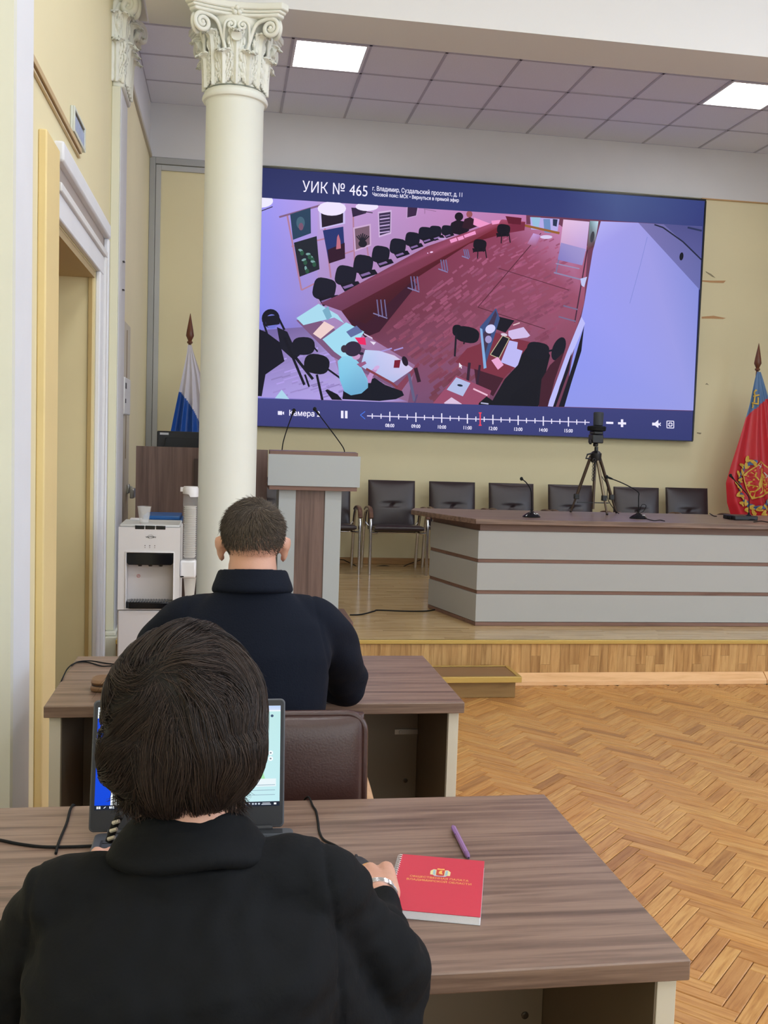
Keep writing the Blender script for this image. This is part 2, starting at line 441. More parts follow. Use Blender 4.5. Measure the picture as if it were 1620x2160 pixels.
M_riser = wood('riser_laminate', [(150, 112, 66), (182, 142, 90), (202, 164, 110), (170, 130, 80)], (34, 34, 2.5), .35, 'Object', 'object', .9, .05,
               tones=[(.66,.58,.5),(1,1,.98),(.8,.72,.64),(1,.96,.9),(.72,.64,.56),(1,1,1),(.9,.84,.76)])
x = .0; k = 0
while x < 5.4:
    w_ = .064
    zs = random.choice(((.03, .255), (.03, .255), (.03, .12, .255), (.03, .175, .255)))
    for a, b in zip(zs[:-1], zs[1:]):
        box('riser_strip', M_riser, x+.0005, x+w_-.0005, 5.938, 5.949, a+.0005, b-.0005, st)
    x += w_
MB().box(-.62, XR-.002, 5.925, 5.957, ZS-.022, ZS+.003).build('brass_nosing', M_gold, st, .003)
M_plinth = wood('plinth_wood', [(206, 158, 108), (226, 182, 134), (214, 168, 118)], (2, 18, 18), .45)
for x0, x1 in ((.6, 3.498), (3.502, 5.6)):
    MB().prism([(5.87, 0), (5.937, 0), (5.937, .068), (5.925, .072), (5.885, .04), (5.87, .03)], x0, x1, Matrix(((0,0,1,0),(1,0,0,0),(0,1,0,0),(0,0,0,1)))).build('plinth_board', M_plinth, st, .003)
# ---- step
s_ = thing('wooden_step', 'low wooden step with brass edges at the foot of the stage', 'step', (1.2, 5.7, 0))
box('body', wood('step_side', [(120, 92, 50), (140, 110, 66), (128, 98, 56)], (2, 20, 20), .45), .75, 1.725, 5.60, 5.868, 0, .105, s_, .003)
box('tread', wood('step_tread', [(104, 76, 50), (126, 94, 66), (114, 84, 56)], (2, 24, 24), .35), .74, 1.73, 5.585, 5.868, .106, .128, s_)
MB().box(.74, 1.752, 5.566, 5.592, .098, .132).box(1.73, 1.756, 5.592, 5.868, .098, .132).box(.74, 1.73, 5.85, 5.869, .1285, .133).build('brass_nosing', M_gold, s_, .003)

# ---- conduit and box on the left wall
cd_ = thing('cable_trunking', 'tan cable trunking with a dark gap running above the doorway', 'cable duct', (XL, 4.3, 2.77))
box('duct', mat('tan_duct', (196, 172, 132), .6), XL+.001, XL+.016, 3.5, 4.83, 2.765, 2.79, cd_, .002)
box('dark_gap', mat('dark_gap', (70, 48, 28), .8), XL+.001, XL+.006, 3.5, 4.83, 2.752, 2.764, cd_)
box('lower_lip', mat('tan_duct2', (206, 186, 150), .6), XL+.001, XL+.012, 3.5, 4.82, 2.742, 2.752, cd_, .002)
v_ = thing('wall_vent', 'small pale louvred box on the yellow wall above the doorway', 'vent', (XL, 4.74, 2.82))
MB().box(XL+.001, XL+.012, 4.58, 4.92, 2.795, 2.905).box(XL+.012, XL+.02, 4.58, 4.60, 2.795, 2.905).box(XL+.012, XL+.02, 4.895, 4.92, 2.795, 2.905).box(XL+.012, XL+.02, 4.6, 4.895, 2.795, 2.81).box(XL+.012, XL+.02, 4.6, 4.895, 2.893, 2.905).build('frame', mat('vent_frame', (206, 212, 205), .5), v_, .002)
box('shadow_slot', M_gloss, XL+.0121, XL+.014, 4.6, 4.895, 2.873, 2.893, v_)  # glossy dark strip along the top of the louvres
for i in range(9):
    box('slat', mat('vent_slat', (170, 182, 214), .3), XL+.0121, XL+.018, 4.606+i*.032, 4.628+i*.032, 2.811, 2.873, v_)
# ---- alcove door, handle and wall unit
d2 = struct(box('door_2', mat('door_cream', (200, 192, 172), .6, var=.02), XA+.0005, XA+.012, 6.75, 7.9, ZS+.001, 2.3, None, .003))
hd = MB().box(XA+.012, XA+.03, 7.76, 7.84, 1.03, 1.10).box(XA+.03, XA+.055, 7.79, 7.81, 1.06, 1.085).box(XA+.045, XA+.075, 7.66, 7.81, 1.0, 1.075)
hd.build('handle', mat('satin_handle', (190, 188, 180), .3, metal=.7), d2, .006)
MB().box(XA+.012, XA+.016, 7.62, 7.63, 1.3, 2.25).build('door_groove', mat('groove_brown', (140, 118, 90), .8), d2)
wu = thing('wall_phone', 'small white wall unit with dark buttons above the door handle', 'intercom', (XA, 7.3, 1.75))
box('housing', mat('white_plastic', (222, 222, 220), .4), XA+.0125, XA+.055, 7.1, 7.5, 1.62, 1.88, wu, .008)
box('button', M_black, XA+.0551, XA+.058, 7.13, 7.20, 1.80, 1.84, wu)
box('button', M_black, XA+.0551, XA+.058, 7.13, 7.17, 1.70, 1.73, wu)
# small hooks on the pilaster are with the column
# ================================================================ COLUMN
M_col = mat('column_plaster', (236, 239, 230), .55, bump=.12, bscale=14, var=.02, vscale=2)
M_orn = mat('moulded_plaster', (236, 238, 230), .6, bump=.2, bscale=50)
def leaf_mesh(name, w, h, curl, rbase, flare, lobes=4, thick=.010):
    """acanthus leaf standing on a bell; local: x tangential, y outward, z up"""
    nu, nv = 25, 34; vs = []; fs = []
    for j in range(nv):
        v = j/(nv-1)
        if v < .70:
            z = h*v/.70*.93; y = rbase + .006 + flare*(v/.70)**2.2
        else:
            a = (v-.70)/.30*2.7
            z = h*.93 + curl*math.sin(a)*.8; y = rbase + .006 + flare + curl*(1-math.cos(a))
        env = .50 + .62*math.sin(PI*min(v*.98, 1))**.9
        if v > .80: env *= 1-.38*((v-.80)/.20)**2
        saw = (v*lobes) % 1.0                      # each lobe swells then is cut back sharply
        lob = .66 + .34*math.sin(PI*min(1, saw*1.15))**.7 if v > .06 else 1
        for i in range(nu):
            u = 2*i/(nu-1)-1; au = abs(u)
            wd = w*env*(1-(1-lob)*au**1.2)
            rib = .013*math.exp(-(u/.10)**2)
            vein = .007*math.cos((au*3.2 - saw*.9)*2*PI)*au*(1-au*.3)
            yy = y + rib + vein + .016*au**2*lob - .030*au**2.2*(1-.6*v)
            vs.append((wd*u, yy, z + .030*au*(1-.2*v)*(1 if v < .72 else 1-(v-.72)/.28)))
    for j in range(nv-1):
        for i in range(nu-1):
            a = j*nu+i; fs.append((a, a+1, a+nu+1, a+nu))
    mb = MB().add(vs, fs)
    o = mb.build(name, M_orn, None, smooth=1.2)
    s = o.modifiers.new('s', 'SOLIDIFY'); s.thickness = thick; s.offset = -1
    return o
def scroll(mb, c, r, turns, e1, e2, wr=.011, tail=None):
    """spiral tube around c in plane e1,e2 ending in a boss; tail is a list of points before it"""
    pts = [Vector(p) for p in (tail or [])]; n = 40
    for i in range(n):
        t = i/(n-1); a = t*turns*2*PI; rr = r*(1-.8*t)
        pts.append(Vector(c) + e1*math.cos(a)*rr + e2*math.sin(a)*rr)
    k = len(pts)
    mb.tube(pts, [wr*(.75+.25*min(1, i/8)) if i < k*.6 else wr*(1-.35*(i-k*.6)/(k*.4)) for i in range(k)], 8)
    mb.ball(c, r*.26, 10)
def capital(parent, cx, cy, z0, z1, rb, angles_leaf, corners, flowers, absz, half=False):
    """z0 bottom, z1 underside of the beam"""
    H = z1 - z0
    mb = MB()
    prof = [(rb*.98, z0+.03), (rb*.97, z0+.15), (rb*1.0, z0+.25), (rb*1.12, z0+.33), (rb*1.3, z0+.375), (rb*1.3, z0+.39)]
    if not half:
        mb.lathe(prof, (cx, cy, 0), 40); mb.build('capital_bell', M_orn, parent, smooth=1)
    sc_ = (z1-z0)/.45
    lo = leaf_mesh('acanthus_leaf', .056, .160*sc_, .032, 0, .008); up = leaf_mesh('acanthus_leaf', .050, .270*sc_, .038, 0, .016, 6)
    first = [True, True]
    for row, (o, angs) in enumerate(((lo, angles_leaf[0]), (up, angles_leaf[1]))):
        for a, px_, py_ in angs:
            c = o if first[row] else o.copy()
            if not first[row]: COL.objects.link(c)
            first[row] = False
            c.parent = parent; c.location = Vector((px_, py_, z0+.02)) - ORG[parent]; c.rotation_euler = (0, 0, a - PI/2)
    for (dx, dy) in corners:      # volute pairs under each horn
        d = Vector((dx, dy, 0)).normalized(); n = Vector((-d.y, d.x, 0))
        mb = MB()
        for sgn in (1, -1):
            e = (d*.93 + n*sgn*-.36).normalized()
            c = Vector((cx, cy, z0+.325*sc_)) + Vector((dx, dy, 0)) + n*sgn*.026
            st_ = Vector((cx, cy, z0+.20*sc_)) + d*(rb*1.02) + n*sgn*.085
            mid = Vector((cx, cy, z0+.34*sc_)) + d*(rb*1.22) + n*sgn*.058
            top = c + Vector((0, 0, .052))
            scroll(mb, c, .052, 1.7, Vector((0, 0, 1)), e, .0125 if not half else .019, smoothpath([st_, mid, top - e*.035 + Vector((0, 0, -.004)), top], 5)[:-1])
        mb.ball(Vector((cx, cy, z0+.325*sc_)) + Vector((dx, dy, 0)), (.02, .02, .03), 10)
        mb.build('volute', M_orn, parent, smooth=1)
    for (dx, dy) in flowers:
        d = Vector((dx, dy, 0)).normalized(); n = Vector((-d.y, d.x, 0)); L_ = Vector((dx, dy, 0)).length
        mb = MB()
        for sgn in (1, -1):
            c = Vector((cx, cy, z0+.335*sc_)) + d*(rb*1.22) + n*sgn*.032
            st_ = Vector((cx, cy, z0+.2*sc_)) + d*(rb*1.03) + n*sgn*.07
            scroll(mb, c, .026, 1.3, Vector((0, 0, 1)), n*-sgn, .0085, smoothpath([st_, c + n*sgn*.035 + Vector((0,0,.0)), c+Vector((0, 0, .027))], 5)[:-1])
        mb.build('inner_helix', M_orn, parent, smooth=1)
        mb = MB(); fc = Vector((cx, cy, z0+.418*sc_)) + d*(L_+.004)
        for k in range(6):
            a = k*PI/3
            mb.ball(fc + n*math.cos(a)*.024 + Vector((0, 0, math.sin(a)*.024)), (.016, .016, .015), 8)
        mb.ball(fc + d*.012, .014, 8)
        mb.build('rosette', M_orn, parent, smooth=1)
        mb = MB(); s0 = Vector((cx, cy, z0+.06)) + d*(rb*1.04); s1 = Vector((cx, cy, z0+.245*sc_)) + d*(rb*1.12); s2 = s1 + d*.028 + Vector((0, 0, .03))
        mb.tube([s0, s1, s1.lerp(s2, .5), s2, s2 + d*.012 - Vector((0, 0, .006))], [.010, .010, .018, .034, .030], 12); mb.build('calyx', M_orn, parent, smooth=1)
CX, CY = .008, 6.0
colm = thing('column', 'tall white plaster column with ornate leafy capital rising in front of the screen', 'column', (CX, CY, 0))
mb = MB().lathe([(.185, ZS), (.185, ZS+.06), (.174, ZS+.08), (.171, ZS+.10), (.171, 1.6), (.168, 2.6), (.166, 3.40), (.172, 3.42), (.178, 3.43)], (CX, CY, 0), 56)
mb.build('shaft', M_col, colm, smooth=.8)
MB().lathe([(.166, 3.415), (.184, 3.42), (.190, 3.432), (.186, 3.446), (.172, 3.45), (.172, 3.462), (.178, 3.468), (.166, 3.475)], (CX, CY, 0), 56).build('astragal', M_orn, colm, smooth=.8)
rb = .165
ang = [k*PI/4 for k in range(8)]; ang2 = [k*PI/4 + PI/8 for k in range(8)]
L1 = [(a, CX + math.cos(a)*rb, CY + math.sin(a)*rb) for a in ang2]
L2 = [(a, CX + math.cos(a)*rb*.99, CY + math.sin(a)*rb*.99) for a in ang]
q = .205
capital(colm, CX, CY, 3.455, 3.905, rb, (L1, L2), [(q, q), (q, -q), (-q, q), (-q, -q)], [(0, -.215), (.215, 0), (-.215, 0), (0, .215)], 0)
# abacus with hollow sides and cut horns
def abacus_poly(s, hollow, cut):
    out = []
    for k in range(4):
        M = Matrix.Rotation(k*PI/2, 2)
        a = Vector((s-cut, -s)); b = Vector((-(s-cut), -s))
        for i in range(9):
            t = i/8; x = a.x + (b.x-a.x)*(1-t)*-1 if False else (-(s-cut) + 2*(s-cut)*t)
            y = -s + hollow*math.sin(PI*t)
            p = M @ Vector((x, y)); out.append((p.x, p.y))
    return out
mb = MB()
for s, h, c, z0, z1 in ((.262, .05, .035, 3.835, 3.853), (.272, .05, .036, 3.853, 3.868), (.285, .05, .038, 3.868, 3.904)):
    mb.prism([(CX+x, CY+y) for x, y in abacus_poly(s, h, c)], z0, z1)
mb.build('abacus', M_orn, colm, .006, segs=2)

# pilaster on the left wall, in line with the column
pil = thing('pilaster', 'flat cream pilaster with ornate leafy capital beside the doorway', 'pilaster', (-.68, 6.3, 0))
PXF = -.652
box('shaft', mat('pilaster_paint', (222, 222, 204), .65, bump=.1, bscale=30, var=.02), XL, PXF, 6.10, 6.50, .30, 3.50, pil, .004)
box('shaft_side', M_bluewhite, PXF, PXF+.004, 6.12, 6.48, .30, 3.50, pil, .002)
MB().box(XL, PXF+.030, 6.06, 6.53, .0, .27).box(XL, PXF+.018, 6.075, 6.515, .27, .30).build('base', M_cream, pil, .008)
box('hook', M_black, PXF+.004, PXF+.016, 6.30, 6.34, 2.53, 2.536, pil); box('hook', M_black, PXF+.004, PXF+.016, 6.30, 6.34, 2.36, 2.366, pil)
box('capital_core', M_orn, XL, PXF+.02, 6.11, 6.49, 3.50, 4.049, pil, .01)
L1 = [(0, PXF+.012, 6.17), (0, PXF+.012, 6.30), (0, PXF+.012, 6.43), (-PI/2, -.675, 6.105)]
L2 = [(0, PXF+.012, 6.235), (0, PXF+.012, 6.365), (-PI/4, PXF+.0, 6.12), (PI/4, PXF, 6.48), (-PI/2, -.70, 6.10)]
capital(pil, -.79, 6.3, 3.50, 4.12, .165, (L1, L2), [(.20, -.20), (.20, .20)], [(.195, 0)], 0, half=True)
MB().box(XL, -.535, 6.05, 6.55, 4.05, 4.08).box(XL, -.52, 6.04, 6.56, 4.08, 4.13).build('abacus', M_orn, pil, .008)
# ================================================================ DESKS
M_screw = mat('cam_screw', (70, 62, 52), .4, metal=.5)
def desk(label, x0, x1, y0, y1, panel_in=.22):
    t = thing('office_desk', label, 'desk', ((x0+x1)/2, (y0+y1)/2, 0), 'office desks in the hall')
    box('desk_top', M_brown_lam, x0, x1, y0, y1, .718, .75, t, .0025)
    for xa, xb in ((x0+.012, x0+.042), (x1-.042, x1-.012)):
        box('side_panel', M_cream_lam, xa, xb, y0+.018, y1-.012, 0, .7178, t, .001)
    box('inner_lining', M_inner, x0+.0421, x0+.045, y0+.02, y1-.014, .002, .7175, t); box('inner_lining', M_inner, x1-.045, x1-.0421, y0+.02, y1-.014, .002, .7175, t)
    yb = y1-.18
    box('modesty_panel', M_inner, x0+.046, x1-.046, yb, yb+.018, .16, .7175, t, .001)
    MB().box(x1-.125, x1-.0455, yb-.004, yb, .524, .542).lathe([(.006, 0), (.006, .002)], (x1-.105, yb-.0045, .533), 10, Matrix.Rotation(PI/2, 3, 'X')).build('angle_bracket', M_steel, t, .001)
    for z in (.366,):
        MB().lathe([(.0075, 0), (.0075, .002), (.004, .003)], (x1-.082, yb-.0001, z), 12, Matrix.Rotation(PI/2, 3, 'X')).build('cam_screw', M_screw, t)
    return t
desk('brown topped desk holding the open laptop and red notebook', -.477, .693, 1.32, 2.007)
desk('brown topped desk where the man in navy leans on his elbows', -.475, .697, 2.75, 3.372)

# ================================================================ CONFERENCE DESK on the stage
cdk = thing('conference_desk', 'long grey panelled conference desk with brown top on the stage', 'desk', (3.3, 6.85, ZS))
def mitre(off, z0, z1):
    """footprint of the desk pushed out by off"""
    a = Vector((1.68, 6.42)); b = Vector((1.50, 7.12))
    n = Vector((b.y-a.y, -(b.x-a.x))).normalized()*-1
    A0 = a + n*off; B0 = b + n*off; d = (b-a).normalized()
    t = ((6.42-off) - A0.y)/d.y; C = A0 + d*t
    m = lambda p: (6.9 - p[0], p[1])
    return [tuple(C), m(C), m(B0), tuple(B0)]
def ring(z0, z1, off, thick=.016):
    o = mitre(off, 0, 0); i = mitre(off-thick, 0, 0)
    return o, i
Mg = M_grey_lam
MB().prism(mitre(-.012, 0, 0), ZS+.002, .965).build('carcass', wood('desk_core_brown', [(96, 70, 60), (118, 88, 76), (106, 78, 66)], (1.5, 20, 20), .45), cdk)
for z0, z1 in ((.303, .491), (.517, .703), (.729, .918)):
    o, i = ring(0, 0, .006)
    MB().prism([o[0], o[1], i[1], i[0]], z0, z1).build('front_panel', Mg, cdk, .0015)
    MB().prism([o[3], o[0], i[0], i[3]], z0, z1).build('wing_panel', Mg, cdk, .0015)
    MB().prism([o[1], o[2], i[2], i[1]], z0, z1).build('wing_panel', Mg, cdk, .0015)
M_rail = wood('desk_rail_brown', [(100, 72, 62), (128, 96, 84), (114, 84, 72)], (1.5, 30, 30), .4)
for z0, z1, off in ((ZS+.0015, .3, .004), (.4925, .5155, -.002), (.7045, .7275, -.002)):
    o, i = ring(0, 0, off)
    MB().prism([o[0], o[1], i[1], i[0]], z0, z1).build('brown_rail', M_rail, cdk); MB().prism([o[3], o[0], i[0], i[3]], z0, z1).build('brown_rail', M_rail, cdk)
a = mitre(.05, 0, 0)
tp = [a[0], a[1], (6.9-1.34, 7.1), (6.9-1.40, 7.30), (1.40, 7.30), (1.34, 7.1)]
MB().prism(tp, .966, 1.0).build('desk_top', M_brown_lam, cdk, .003)
for x, y in ((1.62, 7.0), (1.75, 6.5), (2.6, 6.5), (3.6, 6.5), (5.15, 6.5)):
    MB().lathe([(.018, ZS+.0005), (.02, ZS+.006), (.01, ZS+.01)], (x, y, 0), 12).build('levelling_foot', M_black, cdk)

# ================================================================ LECTERN
lec = thing('lectern', 'narrow grey and brown lectern with two thin microphones on the stage', 'lectern', (.57, 6.6, ZS))
M_wv = M_brown_lam_v
M_lg = mat('lectern_grey', (176, 182, 184), .5)
M_db = M_rail
box('head_front', M_lg, .268, .868, 6.44, 6.456, 1.185, 1.388, lec, .001)
MB().box(.28, .858, 6.458, 6.75, 1.19, 1.375).build('head_box', M_db, lec, .001)
MB().prism([(6.452, 1.376), (6.60, 1.376), (6.60, 1.414), (6.452, 1.409)], .277, .852, Matrix(((0,0,1,0),(1,0,0,0),(0,1,0,0),(0,0,0,1)))).build('sloping_top', M_db, lec, .001)
box('head_underside', M_db, .278, .852, 6.45, 6.87, 1.158, 1.184, lec, .001)
box('stem_panel', M_lg, .345, .455, 6.50, 6.52, .302, 1.157, lec, .001)
box('stem_panel', M_lg, .648, .757, 6.50, 6.52, .302, 1.157, lec, .001)
box('stem_core', M_wv, .4555, .6475, 6.508, 6.53, .302, 1.157, lec, .001)
MB().box(.345, .365, 6.52, 6.82, .302, 1.157).box(.737, .757, 6.52, 6.82, .302, 1.157).build('stem_side', M_lg, lec, .001)
box('base_board', M_db, .26, .845, 6.38, 6.9, ZS+.001, .3015, lec, .002)

def gooseneck(name, label, pts, base=None, group=None, headr=.009, r=.003, mtl=None):
    t = thing(name, label, 'microphone', tuple(pts[0]), group)
    P = smoothpath(pts, 7)
    MB().tube(P[:-3], r, 8).build('gooseneck', M_blackm, t, smooth=1)
    d = (P[-1]-P[-4]).normalized()
    MB().tube([P[-4], P[-3], P[-2]+d*.002], [r*1.2, r*2, r*2], 10).build('capsule', M_blackm, t, smooth=1)
    MB().ball(P[-1], (headr, headr, headr*1.15), 14).build('foam_tip', mat('foam_black', (16, 20, 22), .95, bump=.6, bscale=400), t, smooth=2)
    if base:
        b = Vector(base); 
        MB().lathe([(.062, 0), (.064, .006), (.056, .014), (.035, .028), (.018, .036), (.014, .042)], b, 24, sx=1, sy=.8).build('mic_base', M_gloss, t, smooth=.8)
        MB().box(b.x+.018, b.x+.04, b.y-.03, b.y-.012, b.z+.022, b.z+.030).build('talk_button', M_steel, t, .002)
        MB().lathe([(.008, .03), (.008, .055)], b, 12).build('neck_collar', M_blackm, t, smooth=.8)
    return t
a0 = at(595, 946, 6.57); a0.z = 1.414
gooseneck('lectern_microphone', 'thin gooseneck microphone at the column side of the lectern top', [a0, at(598, 930, 6.57), at(608, 898, 6.57), at(620, 866, 6.57)], headr=.0125, r=.0036)
a0 = at(727, 952, 6.57); a0.z = 1.414
gooseneck('lectern_microphone', 'thin gooseneck microphone bent inward from the chair side of the lectern top', [a0, at(722, 941, 6.57), at(696, 905, 6.57), at(664, 863, 6.57)], headr=.0125, r=.0036)
Y2 = 6.5
for lb, bx, pts in (
    ('black gooseneck microphone on the conference desk, beside its cut corner', 1121, [(1121, 1083), (1121, 1050), (1119, 1032), (1110, 1018), (1100, 1010)]),
    ('black gooseneck microphone bent low beside the tripod', 1346, [(1346, 1086), (1347, 1050), (1345, 1037), (1315, 1020), (1280, 1006)]),
    ('black gooseneck microphone on the desk in front of the red flag', 1579, [(1579, 1090), (1580, 1060), (1578, 1046), (1560, 1025), (1541, 1003)])):
    b = atz(bx, 1091 if bx < 1200 else (1094 if bx < 1400 else 1097), 1.0); yy = b.y
    P = [at(x, y, yy - .006*i) for i, (x, y) in enumerate(pts)]; P[0] = b + Vector((0, 0, .04))
    gooseneck('desk_microphone', lb, P, base=(b.x, b.y, 1.0), group='conference desk microphones', headr=.0115, r=.0038)

# black box and cables on the desk
bb = thing('control_box', 'flat black control box lying on the desk before the red flag', 'box', (3.62, 6.95, 1.0))
p0 = atz(1518, 1092, 1.0); p1 = atz(1592, 1098, 1.0)
MB().box(p0.x, p1.x+.02, 6.74, 6.92, 1.0005, 1.032).build('case', M_black, bb, .006)
MB().box(p0.x-.012, p0.x-.0005, 6.79, 6.84, 1.004, 1.024).build('plug', M_blackm, bb, .002)
def cable(name, label, pts, r=.0032, m=None, group=None, n=6):
    o = MB().tube(smoothpath(pts, n), r, 6).build(name, m or M_blackm, None, smooth=1)
    return tag(o, label, 'cable', group)
z = 1.0035
cable('desk_cable', 'thin black cable trailing from the low microphone on the conference desk', [atz(1360, 1093, z), atz(1378, 1098, z), atz(1392, 1097, z), atz(1402, 1099, z)], .003)
q = atz(1352, 1086, 1.0)
cable('microphone_lead', 'small black cable loop standing up behind the low microphone', [q+Vector((0, .03, .005)), q+Vector((.04, .04, .03)), q+Vector((.05, .03, .07)), q+Vector((.02, .035, .075)), q+Vector((.006, .04, .03))], .0026)
cable('box_cable', 'short black cable at the side of the flat black control box', [atz(1497, 1083, z), atz(1505, 1088, z), atz(1512, 1089, z)], .0035)
cable('box_lead', 'black cable running from the desk front microphone out of view', [atz(1590, 1101, z), atz(1606, 1099, z), atz(1625, 1102, z), atz(1650, 1102, z)], .0032)
z = ZS+.0045
cable('stage_cable', 'black cable running over the stage floor between lectern and conference desk', [atz(738, 1297, z), atz(762, 1296, z), atz(790, 1289, z), atz(797, 1287, z), atz(850, 1289, z), atz(895, 1289, z), atz(918, 1286, z)], .005)
cable('skirting_cable', 'thin black cable looping along the wall under the chairs', [at(560, 1165, 9.5), at(640, 1180, 9.5), at(715, 1180, 9.55), at(735, 1186, 9.5), at(765, 1198, 9.45), at(810, 1193, 9.5), at(840, 1198, 9.5), at(862, 1190, 9.5), at(890, 1180, 9.55)], .004)

# ================================================================ SCREEN DESK PANEL AND MONITOR behind the column
tk = thing('operator_desk', 'tall brown wooden desk front behind the water cooler and column', 'desk', (-.16, 7.2, ZS))
box('front_panel', M_wv, -.612, .288, 7.0, 7.02, ZS+.001, 1.406, tk, .0015)
box('side_panel', wood('dark_side', [(60, 46, 42), (76, 60, 54), (68, 52, 46)], (20, 20, 1), .5), -.215, -.165, 6.982, 6.999, ZS+.001, 1.33, tk, .001)  # narrow, darker upright strip laid on the front panel
for a_, b_ in ((-.61, -.592), (.268, .286)): box('end_panel', M_wv, a_, b_, 7.021, 7.6, ZS+.001, 1.05, tk, .001)
box('desk_top', M_brown_lam, -.612, .288, 7.021, 7.65, 1.051, 1.075, tk, .001)
mo = thing('monitor', 'back of a black computer monitor showing above the brown desk front', 'monitor', (-.2, 7.3, 1.075))
MB().box(-.482, .06, 7.12, 7.15, 1.19, 1.515).build('casing', mat('monitor_black', (32, 34, 38), .45), mo, .008)
MB().prism([(-.46, 1.2), (.04, 1.2), (0.0, 1.47), (-.42, 1.47)], -7.119, -7.10, Matrix(((1,0,0,0),(0,0,-1,0),(0,1,0,0),(0,0,0,1)))).build('back_bulge', mat('monitor_black2', (26, 28, 32), .5), mo, .004)
box('sticker', mat('sticker_white', (200, 202, 205), .5), -.462, -.402, 7.1185, 7.1198, 1.488, 1.503, mo)
MB().box(-.24, -.18, 7.15, 7.17, 1.08, 1.3).box(-.31, -.11, 7.12, 7.3, 1.0755, 1.085).build('stand', M_black, mo, .002)
# ================================================================ CHAIRS ON STAGE
M_leath = mat('dark_brown_leather', (50, 38, 41), .30, bump=.25, bscale=260, var=.05)
M_armw = wood('armrest_wood', [(84, 56, 44), (110, 78, 62), (96, 66, 52)], (10, 30, 30), .35)
def pad(mb, w, h, d, M, crease=None, nx=15, nz=15, bulge=.018):
    """cushion: x width, z height, thickness along y (front = -y)"""
    def sh(u, v):
        ex = 1 - abs(u)**8; ez = 1 - abs(v)**8
        return max(0, ex*ez)**.5
    for side in (-1, 1):
        vs = []
        for j in range(nz):
            for i in range(nx):
                u = 2*i/(nx-1)-1; v = 2*j/(nz-1)-1
                su = math.sin(u*PI/2); sv = math.sin(v*PI/2)
                y = (d/2*(.35+.65*sh(su, sv)) + bulge*(1-su*su)*(1-sv*sv)*(1 if side < 0 else .2))
                if crease is not None and side < 0:
                    y -= .026*math.exp(-((sv-crease-.05*abs(su))/.045)**2)*max(0, 1-(su/.6)**4)
                vs.append(M @ Vector((su*w/2, side*y, sv*h/2)))
        fs = []
        for j in range(nz-1):
            for i in range(nx-1):
                a = j*nx+i; f = (a, a+1, a+nx+1, a+nx)
                fs.append(f if side < 0 else f[::-1])
        mb.add(vs, fs)
    n0 = len(mb.v) - 2*nx*nz
    def rim(idx):
        for a, b in zip(idx[:-1], idx[1:]):
            mb.f.append([n0+a, n0+a+nx*nz, n0+b+nx*nz, n0+b]); mb.m.append(mb.cur)
    rim([i for i in range(nx)]); rim([(nz-1)*nx+i for i in range(nx)][::-1]); rim([j*nx for j in range(nz)][::-1]); rim([j*nx+nx-1 for j in range(nz)])
    return mb
def stage_chair(label, x, y, rz):
    t = thing('conference_chair', label, 'chair', (0, 0, 0), 'leather chairs along the stage wall')
    T = Matrix.Translation
    pad(MB(), .46, .46, .06, T((0, -.02, .415)) @ Matrix.Rotation(math.radians(86), 4, 'X') @ Matrix.Rotation(PI, 4, 'Z'), bulge=.012).build('seat', M_leath, t, smooth=1.2)
    pad(MB(), .45, .47, .05, T((0, .245, .612)) @ Matrix.Rotation(math.radians(-9), 4, 'X'), crease=.02, nz=31, nx=21, bulge=.024).build('backrest', M_leath, t, smooth=1.2)
    for s in (-1, 1):
        X = s*.262
        P = smoothpath([(X, -.23, 0), (X, -.225, .35), (X, -.21, .50), (X, -.16, .575), (X, -.05, .592), (X, .10, .57), (X, .19, .48), (X, .25, .3), (X, .31, 0)], 6)
        MB().tube(P, .015, 10).build('side_frame', M_chrome, t, smooth=1)
        MB().tube(smoothpath([(X, -.235, .52), (X, -.19, .585), (X, -.10, .608), (X, .04, .602), (X, .13, .575)], 5), .021, 10, flat=.6).build('armrest', M_armw, t, smooth=1)
        MB().tube([(X, -.222, .385), (s*.2, -.2, .385), (s*.2, .2, .385), (X, .205, .46)], .010, 8).build('seat_rail', M_chrome, t, smooth=1)
    MB().tube([(-.2, .0, .372), (.2, .0, .372)], .009, 8).build('cross_bar', M_chrome, t, smooth=1)
    t.location = (x, y, ZS); t.rotation_euler = (0, 0, rz); ORG[t] = Vector((0, 0, 0))
    return t
def dup_chair(src, label, x, y, rz, dz=0):
    c = copy_tree(src); c.location = (x, y, ZS+dz); c.rotation_euler = (0, 0, rz); c['label'] = label; return c
first = stage_chair('dark leather chair standing fully in view beside the lectern', 1.565, 9.06, .0)
for lb, x, y, rz in (
    ('dark leather chair glimpsed between the brown desk front and the lectern stem', .35, 9.08, .02),
    ('dark leather chair half hidden behind the lectern', .945, 9.08, 0.0),
    ('dark leather chair behind the cut corner of the conference desk', 2.16, 9.10, -.02),
    ('dark leather chair directly behind the first desk microphone', 2.76, 9.10, .01),
    ('dark leather chair behind the small tripod', 3.36, 9.10, .0),
    ('slightly turned dark leather chair behind the low bent microphone', 3.955, 8.95, -.10),
    ('dark leather chair nearest to the red flag', 4.60, 9.12, .02)):
    dup_chair(first, lb, x, y, rz)

